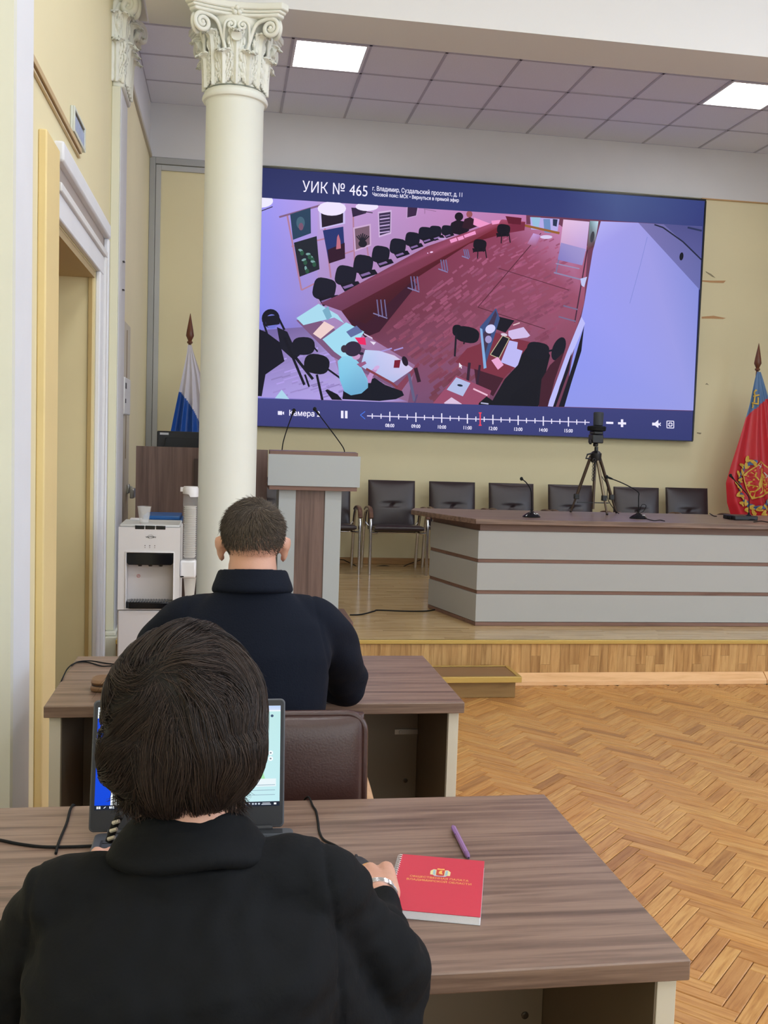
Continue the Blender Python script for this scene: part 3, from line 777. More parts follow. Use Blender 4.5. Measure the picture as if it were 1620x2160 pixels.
# ================================================================ THE MAN'S CHAIR
M_leath2 = mat('red_brown_leather', (62, 38, 34), .32, bump=.2, bscale=220, var=.08)
mc = thing('office_chair', 'chair with rounded red brown leather back between the two desks', 'chair', (.085, 2.42, 0))
T = Matrix.Translation
pad(MB(), .47, .46, .07, T((.085, 2.17, .652)) @ Matrix.Rotation(PI, 4, 'Z') @ Matrix.Rotation(math.radians(6), 4, 'X'), nz=19, nx=19, bulge=.01).build('backrest', M_leath2, mc, smooth=1.2)
def rr(w, h, r, n=6):
    out = []
    for cx_, cz_, a0 in ((w-r, h-r, 0), (-w+r, h-r, PI/2), (-w+r, -h+r, PI), (w-r, -h+r, 1.5*PI)):
        for i in range(n+1):
            a = a0 + PI/2*i/n; out.append((cx_+r*math.cos(a), cz_+r*math.sin(a)))
    return out
MT = T((.085, 2.17, .652)) @ Matrix.Rotation(math.radians(-6), 4, 'X')
MB().tube([MT @ Vector((a, -.012, b)) for a, b in rr(.236, .23, .04)], .009, 8, closed=True).build('piping', M_leath2, mc, smooth=1)
pad(MB(), .48, .46, .07, T((.085, 2.42, .445)) @ Matrix.Rotation(PI/2, 4, 'X')).build('seat', M_leath2, mc, smooth=1.2)
for s in (-1, 1):
    X = .085 + s*.262
    MB().tube(smoothpath([(X, 2.62, 0), (X, 2.62, .5), (X, 2.56, .62), (X, 2.40, .635), (X, 2.26, .60), (X, 2.16, .3), (X, 2.08, 0)], 6), .0125, 10).build('side_frame', M_chrome, mc, smooth=1)
    MB().tube(smoothpath([(X, 2.6, .62), (X, 2.42, .655), (X, 2.25, .63)], 5), .02, 10, flat=.6).build('armrest', wood('armrest_beech', [(170, 130, 96), (196, 156, 120), (184, 142, 106)], (10, 30, 30), .4) if s < 0 else MATS['armrest_beech'], mc, smooth=1)
    MB().tube([(X, 2.62, .40), (.085+s*.2, 2.6, .40), (.085+s*.2, 2.2, .40), (X, 2.17, .42)], .01, 8).build('seat_rail', M_chrome, mc, smooth=1)
# chair of the woman, wholly below the frame but carrying her
wc = thing('office_chair', 'leather chair under the woman in the black jacket', 'chair', (-.035, 1.02, 0))
pad(MB(), .46, .44, .07, T((-.035, 1.04, .445)) @ Matrix.Rotation(PI/2, 4, 'X')).build('seat', M_leath2, wc, smooth=1.2)
for s in (-1, 1):
    X = -.035 + s*.25
    for y in (.85, 1.22): MB().tube([(X, y, 0), (X*.95-.002, 1.04+(y-1.04)*.9, .41)], .0125, 10).build('leg', M_chrome, wc, smooth=1)
# ================================================================ LED SCREEN
YS = 9.54
scr = thing('video_wall_screen', 'huge wall screen showing a polling room camera feed with a timeline', 'screen', (2.4, YS, 1.6))
X0, X1, Z0, Z1 = .12, 4.70, 1.592, 4.012
box('casing', M_black, X0, X1, YS+.004, YB-.03, Z0, Z1, scr, .003)
MB().box(X0, X1, YS-.012, YS+.0035, Z1-.014, Z1+.004).box(X0, X1, YS-.012, YS+.0035, Z0-.004, Z0+.006).box(X1-.012, X1+.004, YS-.012, YS+.0035, Z0+.006, Z1-.014).build('bezel', M_black, scr, .001)
box('wall_bracket', M_black, .6, 4.2, YB-.03, YB-.001, 2.0, 3.6, scr)
PAINT = {}
class Painter:
    """flat coloured shapes on a screen, stacked in very thin layers"""
    def __init__(s, fn, n): s.fn = fn; s.n = n; s.v = []; s.f = []; s.c = []; s.k = 0
    def poly(s, pts, col, cols=None, lift=True):
        if lift: s.k += 1
        o = s.n * (.00003*s.k); b = len(s.v)
        s.v += [tuple(s.fn(x, y) + o) for x, y in pts]; s.f.append(list(range(b, b+len(pts))))
        cc = [lin(c) for c in (cols if cols else [col]*len(pts))]; s.c += [(*c, 1) for c in cc]
    def ell(s, x, y, rx, ry, col, rot=0, n=20, p=2.0, **k):
        r = math.radians(rot); out = []
        for i in range(n):
            a = 2*PI*i/n; c, d = math.cos(a), math.sin(a)
            u = rx*math.copysign(abs(c)**(2/p), c); v = ry*math.copysign(abs(d)**(2/p), d)
            out.append((x+u*math.cos(r)-v*math.sin(r), y+u*math.sin(r)+v*math.cos(r)))
        s.poly(out, col, **k)
    def line(s, x0, y0, x1, y1, w, col, **k):
        dx, dy = x1-x0, y1-y0; L = math.hypot(dx, dy) or 1; nx, ny = -dy/L*w/2, dx/L*w/2
        s.poly([(x0+nx, y0+ny), (x1+nx, y1+ny), (x1-nx, y1-ny), (x0-nx, y0-ny)], col, **k)
    def path(s, pts, w, col):
        for i, (a, b) in enumerate(zip(pts[:-1], pts[1:])): s.line(*a, *b, w, col, lift=(i == 0))
    def build(s, name, m, parent):
        org = ORG.get(parent, Vector((0, 0, 0)))
        me = bpy.data.meshes.new(name); me.from_pydata([tuple(Vector(v)-org) for v in s.v], [], s.f); me.materials.append(m)
        ca = me.color_attributes.new('col', 'FLOAT_COLOR', 'POINT'); ca.data.foreach_set('color', [x for c in s.c for x in c])
        o = bpy.data.objects.new(name, me); COL.objects.link(o); o.parent = parent; return o
M_scr = painted('led_picture', 1.05)
P = Painter(lambda x, y: at(x, y, YS), Vector((0, -1, 0)))
def W2(x, z):  # world on the screen plane -> photo pixel
    return pix((x, YS, z))
# menu bars
P.poly([W2(X0, Z1-.014), W2(X1-.012, Z1-.014), W2(X1-.012, Z0+.006), W2(X0, Z0+.006)], None, cols=[(42,46,92), (56,66,128), (62,62,124), (66,66,132)])
# picture ground : wall
vT = lambda x: 417+(x-548)*(478-417)/(1480-548); vB = lambda x: 840+(x-543)*(867-840)/(1460-543)
xl = 500
P.poly([(xl, vT(xl)), (760, vT(760)), (760, vB(760)), (xl, vB(xl))], None, cols=[(178,168,238),(188,150,206),(150,110,150),(120,130,225)])
P.poly([(760, vT(760)), (1110, vT(1110)), (1110, vB(1110)), (760, vB(760))], None, cols=[(188,150,206),(190,120,170),(110,60,84),(150,110,150)], lift=False)
P.poly([(1110, vT(1110)), (1480, 478), (1460, 867), (1110, vB(1110))], (110,60,84), lift=False)
P.poly([(xl, vT(xl)), (670, vT(670)), (670, 640), (xl, 640)], None, cols=[(142,148,250),(182,154,224),(160,140,206),(128,138,244)])
P.poly([(xl, 640), (670, 640), (670, 720), (xl, 790)], None, cols=[(128,138,244),(160,140,206),(140,120,186),(96,100,190)])
# lilac floor bottom left
P.poly([(xl, 700), (640,690), (700,740), (720,800), (860,847), (800,847.5), (xl,836)], None, cols=[(100,94,160),(124,104,160),(160,142,208),(172,156,216),(150,120,176),(184,166,232),(160,146,216)])
# red floor
FL = [(1062,472),(1180,474),(1240,520),(1232,640),(1165,860),(860,851),(875,770),(780,712),(735,670),(930,540),(1040,480)]
P.poly(FL, None, cols=[(166,84,116),(196,130,176),(172,96,128),(152,80,106),(104,56,76),(116,76,110),(128,74,104),(120,60,88),(96,42,60),(128,60,86),(140,64,92)])
def inside(x, y, poly):
    c = False; n = len(poly)
    for i in range(n):
        a, b = poly[i], poly[i-1]
        if (a[1] > y) != (b[1] > y) and x < (b[0]-a[0])*(y-a[1])/(b[1]-a[1])+a[0]: c = not c
    return c
R_ = random.Random(3); P.k += 1
FL2 = [(1070,500),(1190,500),(1215,620),(1150,780),(1000,850),(900,845),(890,770),(800,712),(940,575)]
for _ in range(900):
    x, y = R_.uniform(790,1230), R_.uniform(480,850)
    if not inside(x, y, FL2): continue
    L = R_.uniform(7, 15)*(.45+.8*(y-470)/350); w = 2.4+5.5*(y-470)/380
    a = math.radians(-34+26*(x-790)/440*-.3 + (12 if x > 1050 else 0)); g = R_.uniform(-1, 1)
    t = (y-480)/370; b = (164-46*t, 88-26*t, 122-42*t)
    col = tuple(max(20, c*(1+.10*g)) for c in b)
    dx, dy = math.cos(a)*L, math.sin(a)*L
    if inside(x+dx, y+dy, FL2) and inside(x-dx, y-dy, FL2): P.line(x-dx, y-dy, x+dx, y+dy, w, col, lift=False)
P.line(1141,492,1008,648,1.6,(84,38,54)); P.line(1052,566,1200,612,1.3,(84,38,54)); P.line(1008,648,1150,694,1.3,(78,36,50))
P.poly([(1125,492),(1140,496),(1130,520),(1112,514)], None, cols=[(196,160,220),(180,130,190),(160,90,120),(170,110,150)])
P.k += 1
for _ in range(120):   # lilac parquet near the seated woman
    x, y = R_.uniform(560,850), R_.uniform(735,845); L = R_.uniform(6,15); g = R_.uniform(-1,1)
    if y > vB(x)-6: continue
    P.line(x-L, y+L*.3, x+L, y-L*.3, 3, tuple(c*(1+.12*g) for c in (160,142,208)), lift=False)
# picture rail and frames
rail = (176,124,150)
P.line(589,458,680,432,4,(130,96,130)); P.line(606,455,636,612,3.5,rail); P.line(680,440,698,586,3.5,rail); P.line(636,612,668,596,3,rail); P.line(615,520,700,500,3,rail); P.line(745,455,748,560,3,rail); P.line(773,510,778,550,3,rail); P.line(698,545,748,528,3,rail)
def frame(q, col, inner=None, bw=None):
    if bw: P.poly(q, bw); cx = sum(a for a, _ in q)/4; cy = sum(b for _, b in q)/4; q = [(cx+(a-cx)*.84, cy+(b-cy)*.86) for a, b in q]
    P.poly(q, col)
frame([(612,452),(655,438),(656,492),(618,506)], (42,66,92)); P.ell(634,470,9,13,(70,100,120)); P.ell(635,478,5,8,(120,84,110))
frame([(620,512),(668,498),(674,568),(632,584)], (34,38,48))
for x, y, a in ((634,528,20),(641,548,-20),(656,542,30),(645,566,80),(660,552,10),(650,536,0)): P.ell(x, y, 5, 2.6, (120,160,160), a); P.ell(x+3, y+6, 4, 5, (44,84,66))
frame([(672,434),(728,430),(728,472),(675,484)], (36,28,44), bw=(200,186,236)); P.ell(700,440,30,15,(236,226,255)); P.ell(552,424,24,14,(236,232,255)); P.line(549,446,575,436,2,(60,50,80))
frame([(681,486),(724,478),(728,545),(694,556)], (40,52,110)); P.poly([(694,556),(691,527),(727,512),(728,545)], (50,24,44)); P.poly([(709,526),(711,500),(714,494),(718,508),(719,524)], (190,110,130))
frame([(741,438),(775,440),(772,450),(744,458)], (50,36,66)); P.ell(774,436,24,9,(236,226,255)); P.line(764,446,786,449,2,(70,60,80))
frame([(745,480),(782,472),(783,518),(748,531)], (120,92,110), bw=(204,170,210))
for k in range(7): P.line(764,512,752+4.4*k,492-2*abs(3-k)*-1,2.4,(34,32,44))
P.ell(765,514,9,8,(34,32,44))
frame([(797,447),(826,443),(825,493),(799,501)], (60,48,80), bw=(206,178,220))
for k in range(6): P.line(801,456+7*k,822,453+7*k,2.4 if k % 2 else 1.2,(196,170,220))
frame([(858,434),(883,436),(879,456),(857,461)], (60,40,70), bw=(196,160,206)); P.line(894,441,920,446,1.4,(150,110,150)); P.line(896,441,896,451,1.4,(150,110,150))
# window and clutter at the far end
P.poly([(1118,458),(1180,462),(1176,488),(1120,484)], (180,170,230)); P.poly([(1120,458),(1140,459),(1136,480),(1124,476)], (150,190,220)); P.poly([(1146,462),(1160,462),(1162,492),(1148,490)], (110,140,190)); P.ell(1152,500,13,4,(214,200,236)); P.poly([(1166,462),(1176,463),(1174,478),(1166,476)], (40,50,80))
P.line(1104,475,1180,492,5,(150,96,50))
# people far away
P.ell(968,457,9,9,(30,24,34)); P.poly([(945,490),(952,470),(964,464),(982,468),(990,486),(975,497)], (30,22,36)); P.ell(990,452,6.5,7,(150,84,92)); P.poly([(974,480),(980,462),(992,458),(1005,466),(1006,478),(990,484)], (50,26,40))
# chairs behind the long table
for x, y, r, rt in ((684,610,24,12),(729,582,22,12),(766,558,20.5,10),(803,537,18.5,10),(839,520,17,8),(870,505,15.5,8),(897,493,14.5,5),(918,489,13,4),(942,486,11,4)):
    P.ell(x, y, r, r*.98, (26,26,42), rt, p=3.4); P.poly([(x-r*.6,y+r*.7),(x+r*1.2,y+r*.5),(x+r*1.5,y+r*.95),(x-r*.1,y+r*1.5)], (24,22,36)); P.poly([(x-r*.3,y+r*1.05),(x+r*.6,y+r*.75),(x+r*.8,y+r*.95),(x-r*.1,y+r*1.25)], (130,104,158))
# long table
P.poly([(675,640),(715,622),(900,520),(1060,463),(1108,468),(1054,477),(720,656)], None, cols=[(112,60,92),(118,62,90),(124,56,80),(166,78,110),(156,66,90),(132,54,72),(104,54,80)])
P.poly([(720,656),(1054,477),(1056,495),(990,514),(870,592),(772,683),(745,690)], None, cols=[(80,30,46),(126,40,56),(112,36,50),(88,28,40),(76,26,38),(66,24,36),(60,24,38)])
P.poly([(1054,477),(1108,468),(1106,486),(1058,494)], (120,42,66))
P.poly([(735,672),(772,683),(870,592),(880,600),(800,700),(770,712)], (60,24,44))
for x, y, s in ((803,650,18),(873,598,15),(935,560,12),(982,535,9)):
    for d in (-8, 0, 8): P.line(x+d*s/18, y-s, x+d*s/18+4, y+s, 2.4, (112,104,150))
    P.line(x-16*s/18, y+s*.6, x+14*s/18, y+s*1.2, 2.4, (128,120,166))
for q in ([(1000,459),(1034,472),(1012,480),(998,474)], [(1036,466),(1056,464),(1052,472),(1038,474)], [(948,506),(962,501),(965,508),(951,513)], [(964,501),(976,497),(979,504),(967,508)], [(978,496),(1002,487),(1004,494),(980,502)]): P.poly(q, (236,150,200))
P.ell(910,532,3.4,1.6,(240,200,240),-10); P.ell(902,534,1.4,1,(240,200,240)); P.poly([(922,502),(944,502),(935,506),(926,505)], (190,160,210))
# loose chairs by the table
for x, y in ((1062,484),(1012,516)):
    P.ell(x, y, 14, 11, (24,20,32), 8, p=3); P.poly([(x-16,y+8),(x+8,y+6),(x+12,y+14),(x-14,y+16)], (22,18,30))
    for dx, dy in ((-14, 10), (-5, 28), (8, 8), (14, 26)): P.line(x+dx*.8, y+8, x+dx, y+10+dy*.7, 2.2, (30,22,34))
P.poly([(1066,456),(1100,460),(1098,474),(1072,472)], (96,28,48))
# flip chart
P.poly([(1188,463),(1243,468),(1236,530),(1181,520)], None, cols=[(226,190,222),(214,186,226),(186,156,214),(200,160,200)])
P.poly([(1183,512),(1236,526),(1228,560),(1176,548)], None, cols=[(150,140,200),(160,150,206),(150,140,200),(130,122,190)])
P.line(1178,548,1172,578,2.4,(120,110,150)); P.line(1172,556,1222,567,2.4,(150,140,180)); P.line(1168,575,1226,590,3,(140,132,170)); P.line(1241,512,1212,680,2.6,(70,40,60)); P.line(1188,645,1218,653,3,(120,104,140)); P.line(1178,668,1214,678,3,(120,104,140))
P.poly([(1224,588),(1238,584),(1232,606),(1226,602)], (190,196,240)); P.poly([(1244,466),(1262,467),(1254,520),(1238,528)], None, cols=[(120,150,160),(190,220,240),(90,50,60),(110,60,70)]); P.ell(1249,500,4,12,(60,60,70),10)
# board on the right
BD = [(1267, 467),(1346,470),(1474,600),(1462,866),(1188,858),(1206,760),(1232,640),(1250,530)]
P.poly(BD, None, cols=[(176,172,240),(158,154,226),(132,140,214),(150,154,226),(142,150,232),(142,150,238),(152,154,240),(160,156,236)])
P.poly([(1346,470),(1481,478),(1476,612)], None, cols=[(120,114,172),(96,98,156),(104,108,170)])
P.poly([(1398,472),(1481,479),(1479,545)], None, cols=[(84,84,140),(78,80,136),(88,90,150)])
P.path([(1380,474),(1398,480),(1440,510),(1479,548)], 3, (34,38,62)); P.ell(1437,541,4.2,8.6,(20,22,34),8); P.line(1450,480,1480,487,4,(44,52,88)); P.path([(1365,500),(1350,560),(1328,640)], 1, (126,134,208))
P.poly([(1154,857),(1196,742),(1226,668),(1234,682),(1204,752),(1180,815),(1168,858)], (186,186,246)); P.poly([(1166,858),(1196,770),(1206,742),(1200,780),(1172,858)], (24,22,36)); P.poly([(1178,858),(1208,770),(1232,686),(1226,740),(1204,810),(1190,858)], (22,20,34))
# desk with monitor at lower right
P.poly([(960,764),(985,735),(1010,726),(1040,700),(1078,712),(1120,722),(1100,760),(1060,800),(1000,780)], (122,48,66))
P.poly([(1000,778),(1062,798),(1040,836),(1004,810)], (66,28,44)); P.line(990,765,986,806,6,(50,30,50)); P.line(1012,770,1006,812,5,(50,30,50))
P.ell(985,706,26,17,(20,20,32),12,p=2.6); P.ell(964,697,10,12,(20,20,32),0,p=2.6); P.line(962,702,959,752,4,(28,24,38)); P.line(980,716,978,726,3,(28,24,38))
P.poly([(1052,668),(1085,676),(1066,702),(1044,694)], (24,22,34)); P.poly([(1046,650),(1054,672),(1022,776),(1012,690)], (60,80,130)); P.poly([(1045,655),(1048,664),(1020,756),(1018,706)], (66,50,76)); P.ell(1034,694,11,9,(206,206,246),-30); P.ell(1030,716,7,8,(160,150,200)); P.poly([(1012,692),(1017,694),(1026,776),(1020,778)], (130,170,220))
P.poly([(1060,708),(1074,714),(1052,756),(1034,748)], (26,24,36)); P.path([(1060,708),(1074,714),(1052,756),(1034,748),(1060,708)], 1.6, (190,180,150)); P.ell(1063,706,7,3,(214,200,220),10)
P.poly([(1072,698),(1104,690),(1118,708),(1112,712),(1080,716),(1072,708)], (206,186,230)); P.line(1082,686,1096,681,2.4,(226,190,200)); P.poly([(1074,718),(1092,722),(1090,736),(1102,740),(1090,777),(1056,764)], (186,182,240)); P.poly([(1036,760),(1050,753),(1062,770),(1050,780)], (230,164,206))
P.poly([(960,764),(962,762),(958,766)], (20,20,30))
P.poly([(930,830),(962,792),(1036,824),(1024,862),(912,852)], (150,74,104)); P.poly([(942,822),(962,796),(992,808),(976,836)], (176,186,226)); P.ell(970,813,6,2.4,(30,40,60),10); P.line(998,820,1028,834,3.4,(236,190,214)); P.poly([(936,850),(952,838),(974,852),(966,856),(940,853)], (216,190,220)); P.poly([(1010,850),(1026,836),(1040,846),(1036,860),(1008,858)], (20,20,28)); P.line(1014,850,1030,852,3,(170,170,200))
# dark chairs lower right
P.poly([(1030,860),(1064,800),(1092,770),(1100,748),(1120,722),(1150,728),(1160,750),(1150,790),(1140,850),(1132,860)], (20,20,30)); P.ell(1134,740,24,18,(22,22,34),10,p=3); P.ell(1178,736,13,26,(24,24,38),22); P.line(1152,742,1168,738,4,(24,24,38)); P.poly([(1080,830),(1140,790),(1130,862),(1070,862)], (18,18,28))
P.poly([(1136,860),(1142,800),(1160,770),(1190,742),(1170,800),(1155,858)], (66,28,44))
# papers on the foreground table
P.poly([(625,676),(655,665),(700,690),(740,724),(880,780),(845,826),(700,752)], (122,86,124)); P.poly([(625,671),(672,641),(712,664),(726,682),(705,670),(640,686)], (168,216,236)); P.poly([(680,655),(692,646),(700,668),(690,676)], (120,170,196)); P.poly([(660,704),(684,678),(706,690),(676,715)], (236,206,204)); P.poly([(680,716),(730,680),(768,700),(730,760),(705,742)], (160,216,238))
P.poly([(730,700),(752,687),(765,700),(740,712)], (96,108,160)); P.poly([(748,712),(770,712),(772,728),(758,726)], (232,40,100)); P.poly([(766,702),(785,712),(786,716),(768,706)], (214,190,220)); P.poly([(780,720),(793,722),(788,728)], (230,220,240))
P.poly([(770,738),(800,740),(832,750),(872,778),(830,807),(795,794),(760,772)], None, cols=[(190,206,240),(196,200,240),(214,196,226),(206,196,232),(176,188,230),(180,190,232),(170,196,236)]); P.poly([(832,760),(845,759),(842,776),(830,776)], (120,26,50)); P.ell(854,762,6,11,(34,24,40),-20); P.poly([(872,776),(882,764),(885,770),(840,834),(830,822)], (130,62,86)); P.line(862,788,874,846,6,(96,92,128)); P.line(876,776,884,806,8,(50,28,44)); P.line(880,832,874,852,3,(90,70,110))
P.poly([(580,840),(594,822),(610,842)], (170,210,232))
# chairs lower left
P.poly([(xl,676),(560,700),(590,722),(600,762),(560,790),(552,836),(xl,832)], (22,22,36))
P.ell(571,672,19,20,(24,24,38),0); P.ell(573,678,13,15,(112,118,206),0); P.poly([(558,668),(588,664),(590,684),(562,688)], (24,24,38)); P.line(587,670,600,696,4.5,(24,24,38)); P.line(556,682,566,712,4,(24,24,38))
P.poly([(584,690),(606,700),(616,722),(640,742),(620,760),(592,735)], (26,26,40)); P.ell(640,730,24,19,(24,24,38),0,p=2.6); P.line(600,712,642,812,5.5,(22,22,34)); P.line(658,728,670,742,3.4,(22,22,34)); P.ell(668,768,27,21,(20,20,32),10,p=2.6); P.line(620,750,660,800,6,(22,22,34)); P.line(668,790,680,844,5,(20,20,32)); P.line(690,778,718,798,4,(20,20,32)); P.line(643,790,652,816,4,(20,20,32))
P.poly([(686,824),(690,821),(712,832),(722,844),(700,843)], (18,18,28))
# woman at the table in the picture
P.poly([(722,842),(724,825),(790,797),(812,812),(848,825),(852,834),(835,842),(800,846)], (18,20,34))
P.poly([(712,762),(722,752),(742,750),(756,764),(776,802),(776,818),(762,830),(740,834),(726,826),(716,800)], None, cols=[(130,196,226),(140,206,234),(150,214,238),(136,198,228),(126,188,222),(110,170,206),(110,176,212),(104,168,206),(110,178,214),(124,194,226)])
P.poly([(776,808),(774,796),(782,782),(794,774),(796,780),(786,794),(782,808)], (186,140,196)); P.poly([(752,768),(770,762),(773,767),(760,775)], (150,90,130)); P.ell(751,750,9,9,(196,150,196)); P.ell(744,736,18,16,(50,38,62),-10); P.ell(726,736,7,8,(56,42,60)); P.ell(762,746,5,3,(40,34,56)); P.path([(772,778),(790,788),(826,808),(838,818)], 5, (130,60,72)); P.ell(794,776,7,4,(206,170,220),-30)
# cut the overflow with the menu bars again
P.poly([(xl, vB(xl)), (1461, 867), W2(X1-.012, Z0+.006), W2(X0, Z0+.006)], None, cols=[(66,68,128),(58,62,118),(52,58,112),(60,62,120)])
TR = W2(X1-.012, Z1-.014)
P.poly([W2(X0, Z1-.014), (1180, TR[1]-(TR[0]-1180)*.0766), (1180, vT(1180)), (xl, vT(xl))], None, cols=[(40,46,94),(52,60,116),(54,62,118),(46,52,102)])
P.poly([(1180, TR[1]-(TR[0]-1180)*.0766), (1300, TR[1]-(TR[0]-1300)*.0766), (1300, vT(1300)), (1180, vT(1180))], None, cols=[(52,60,116),(70,86,138),(68,80,134),(54,62,118)])  # bar lightens here: a glow patch put into the colours
P.poly([(1300, TR[1]-(TR[0]-1300)*.0766), TR, (1481, vT(1481)), (1300, vT(1300))], None, cols=[(70,86,138),(54,64,124),(54,62,122),(68,80,134)])
# controls
wh = (236,232,255)
P.poly([(586,867),(595,867.3),(595,875.3),(586,875)], wh); P.poly([(596,869.5),(599,868),(599,875),(596,873)], wh)
P.poly([(719,866.3),(724.3,866.5),(724.3,882.3),(719,882)], wh); P.poly([(727.5,866.6),(732.8,866.8),(732.8,882.6),(727.5,882.3)], wh)
P.path([(770,868),(760,875.5),(770,884)], 1.5, (70,120,235))
ty = lambda x: 877.2+(x-774)*(891-877.2)/(1243-774)
P.line(774, ty(774), 1243, ty(1243), 2.2, (214,206,240)); P.k += 1
tk_ = [785,803.5,822,840.6,858.7,877,895,913,931.4,949.2,967.5,985.5,1003.4,1021,1039.3,1056.5,1074.8,1092.5,1110,1128,1145.5,1163,1180.5,1198.5,1216,1233.6]
for i, x in enumerate(tk_):
    h = 10 if i % 3 == 2 else 5.2; P.line(x, ty(x)-h, x, ty(x)+h, 2.3 if h > 6 else 2.0, wh, lift=False)
P.line(1012.5, 870, 1012.5, 897.5, 2.6, (240,70,90)); P.line(1009.5,871,1015.5,871,2.4,(240,70,90)); P.line(1009.5,897,1015.5,897,2.4,(240,70,90))
P.poly([(1278,889.5),(1293,890),(1293,894.5),(1278,894)], wh); P.poly([(1303,890.5),(1320,891),(1320,895.5),(1303,895)], wh); P.poly([(1309,884.5),(1314,884.6),(1314,901),(1309,900.8)], wh)
P.poly([(1375,891.5),(1381,891.7),(1388,885.5),(1388,903),(1381,897.6),(1375,897.4)], wh); P.line(1386.5,892,1393,898,2,wh); P.line(1393,892,1386.5,898,2,wh)
P.path([(1406,888),(1420.5,888.5),(1420.5,903),(1406,902.5),(1406,888)], 1.6, wh)
for sx, sy in ((-1,-1),(1,-1),(1,1),(-1,1)):
    cx_, cy_ = 1413.3, 895.5; P.path([(cx_+sx*1.6, cy_+sy*5), (cx_+sx*1.6, cy_+sy*1.6), (cx_+sx*5, cy_+sy*1.6)], 1.8, wh)
P.poly([(968,765),(968,776),(970.6,773.6),(972.5,777.6),(974,776.8),(972.4,773),(975,772.6)], (236,230,245))
pic = P.build('picture', M_scr, scr)
M_txt = glow('screen_text', (238, 234, 255), 1.1)
def letter_mesh(body, res=4):
    """outlines of the letters, filled by winding number (the built-in fill drops parts of some letters)"""
    from mathutils.geometry import delaunay_2d_cdt
    V = []; F = []; x0 = 0.0
    c = bpy.data.curves.new('tmp', 'FONT'); c.size = 1.0; c.resolution_u = res; c.fill_mode = 'NONE'
    c.body = body
    o = bpy.data.objects.new('tmp', c); COL.objects.link(o); bpy.context.view_layer.update()
    w = bpy.data.meshes.new_from_object(o.evaluated_get(bpy.context.evaluated_depsgraph_get())); bpy.data.objects.remove(o)
    P_ = [(v.co.x, v.co.y) for v in w.vertices]; nx = {}
    for e in w.edges: nx.setdefault(e.vertices[0], []).append(e.vertices[1]); nx.setdefault(e.vertices[1], []).append(e.vertices[0])
    seen = set(); loops = []
    for i in range(len(P_)):
        if i in seen or i not in nx: continue
        # follow the ring starting towards the next index, which keeps the outline's own direction
        ring = [i]; seen.add(i); cur = i; prev = None
        while True:
            cand = [j for j in nx[cur] if j not in seen]
            if not cand: break
            j = min(cand, key=lambda q: (abs(q-cur) != 1, q)); ring.append(j); seen.add(j); cur = j
        if len(ring) > 2: loops.append([P_[k] for k in ring])
    # letters are handled in groups of loops that overlap in x
    loops.sort(key=lambda r: min(p[0] for p in r)); groups = []
    for r in loops:
        lo = min(p[0] for p in r); hi = max(p[0] for p in r)
        if groups and lo < groups[-1][1] - 1e-4: groups[-1][0].append(r); groups[-1][1] = max(groups[-1][1], hi)
        else: groups.append([[r], hi])
    for rs_, _ in groups:
        pts = []; eds = []
        for r in rs_:
            n = len(pts); pts += [Vector(p) for p in r]; eds += [(n+i, n+(i+1) % len(r)) for i in range(len(r))]
        vo, _, fo, *_r = delaunay_2d_cdt(pts, eds, [], 0, 1e-6)
        n = len(V); V += [(v.x, v.y, 0) for v in vo]
        for f in fo:
            cx = sum(vo[i].x for i in f)/len(f); cy = sum(vo[i].y for i in f)/len(f); wn = 0
            for r in rs_:
                for p, q in zip(r, r[1:]+r[:1]):
                    if (p[1] > cy) != (q[1] > cy):
                        xx = p[0]+(cy-p[1])/(q[1]-p[1])*(q[0]-p[0])
                        if xx > cx: wn += 1 if q[1] > p[1] else -1
            if wn: F.append([n+i for i in f])
    me = bpy.data.meshes.new('letters'); me.from_pydata(V, [], F); return me
def text_obj(body, size, loc, name, m, parent, rot=(PI/2, 0, 0), align='LEFT', ext=0, sx=1.0, bold=0):
    me = letter_mesh(body)
    for p in me.vertices: p.co = p.co*size
    if bold:      # heavier strokes: the letters laid over themselves a hair apart
        v = [tuple(p.co) for p in me.vertices]; f = [tuple(p.vertices) for p in me.polygons]; V = []; F = []
        for k, (a, b) in enumerate(((-1, 0), (1, 0), (0, 1), (0, -1))):
            n = len(V); V += [(x+a*bold, y+b*bold, z+k*.00002) for x, y, z in v]; F += [tuple(n+i for i in q) for q in f]
        me = bpy.data.meshes.new(name); me.from_pydata(V, [], F)
    me.materials.clear(); me.materials.append(m); me.name = name
    org = ORG.get(parent, Vector((0, 0, 0)))
    o = bpy.data.objects.new(name, me); COL.objects.link(o); o.parent = parent
    o.location = Vector(loc) - org; o.rotation_euler = rot; o.scale = (sx, 1, 1); return o
def stext(body, px, py, wpx, hpx, bold=0, m=None):
    """text on the screen from baseline pixel px,py, wpx wide, cap height hpx"""
    p = at(px, py, YS-.03); q_ = at(px+wpx, py+wpx*.045, YS-.03)
    capw = at(px, py-hpx, YS-.03).z - p.z
    size = capw/.70
    o = text_obj(body, size, p, 'caption', m or M_txt, scr, bold=bold)
    w = max(v.co.x for v in o.data.vertices); o.scale[0] = (q_.x-p.x)/w
    return o
stext('УИК № 465', 637, 404.5, 138, 23, 0)
stext('г. Владимир, Суздальский проспект, д. 11', 785, 401.5, 190, 9.2, .0006)
stext('Часовой пояс: МСК • Вернуться в прямой эфир', 785, 413, 183, 7.2, .0007)
stext('Камера 2', 609, 876.5, 66, 11.5, .0012)
for i, h in enumerate(range(8, 16)):
    x = tk_[2+3*i]; stext('%02d:00' % h, x-9.5, ty(x)+22, 19, 7.2, .0008)
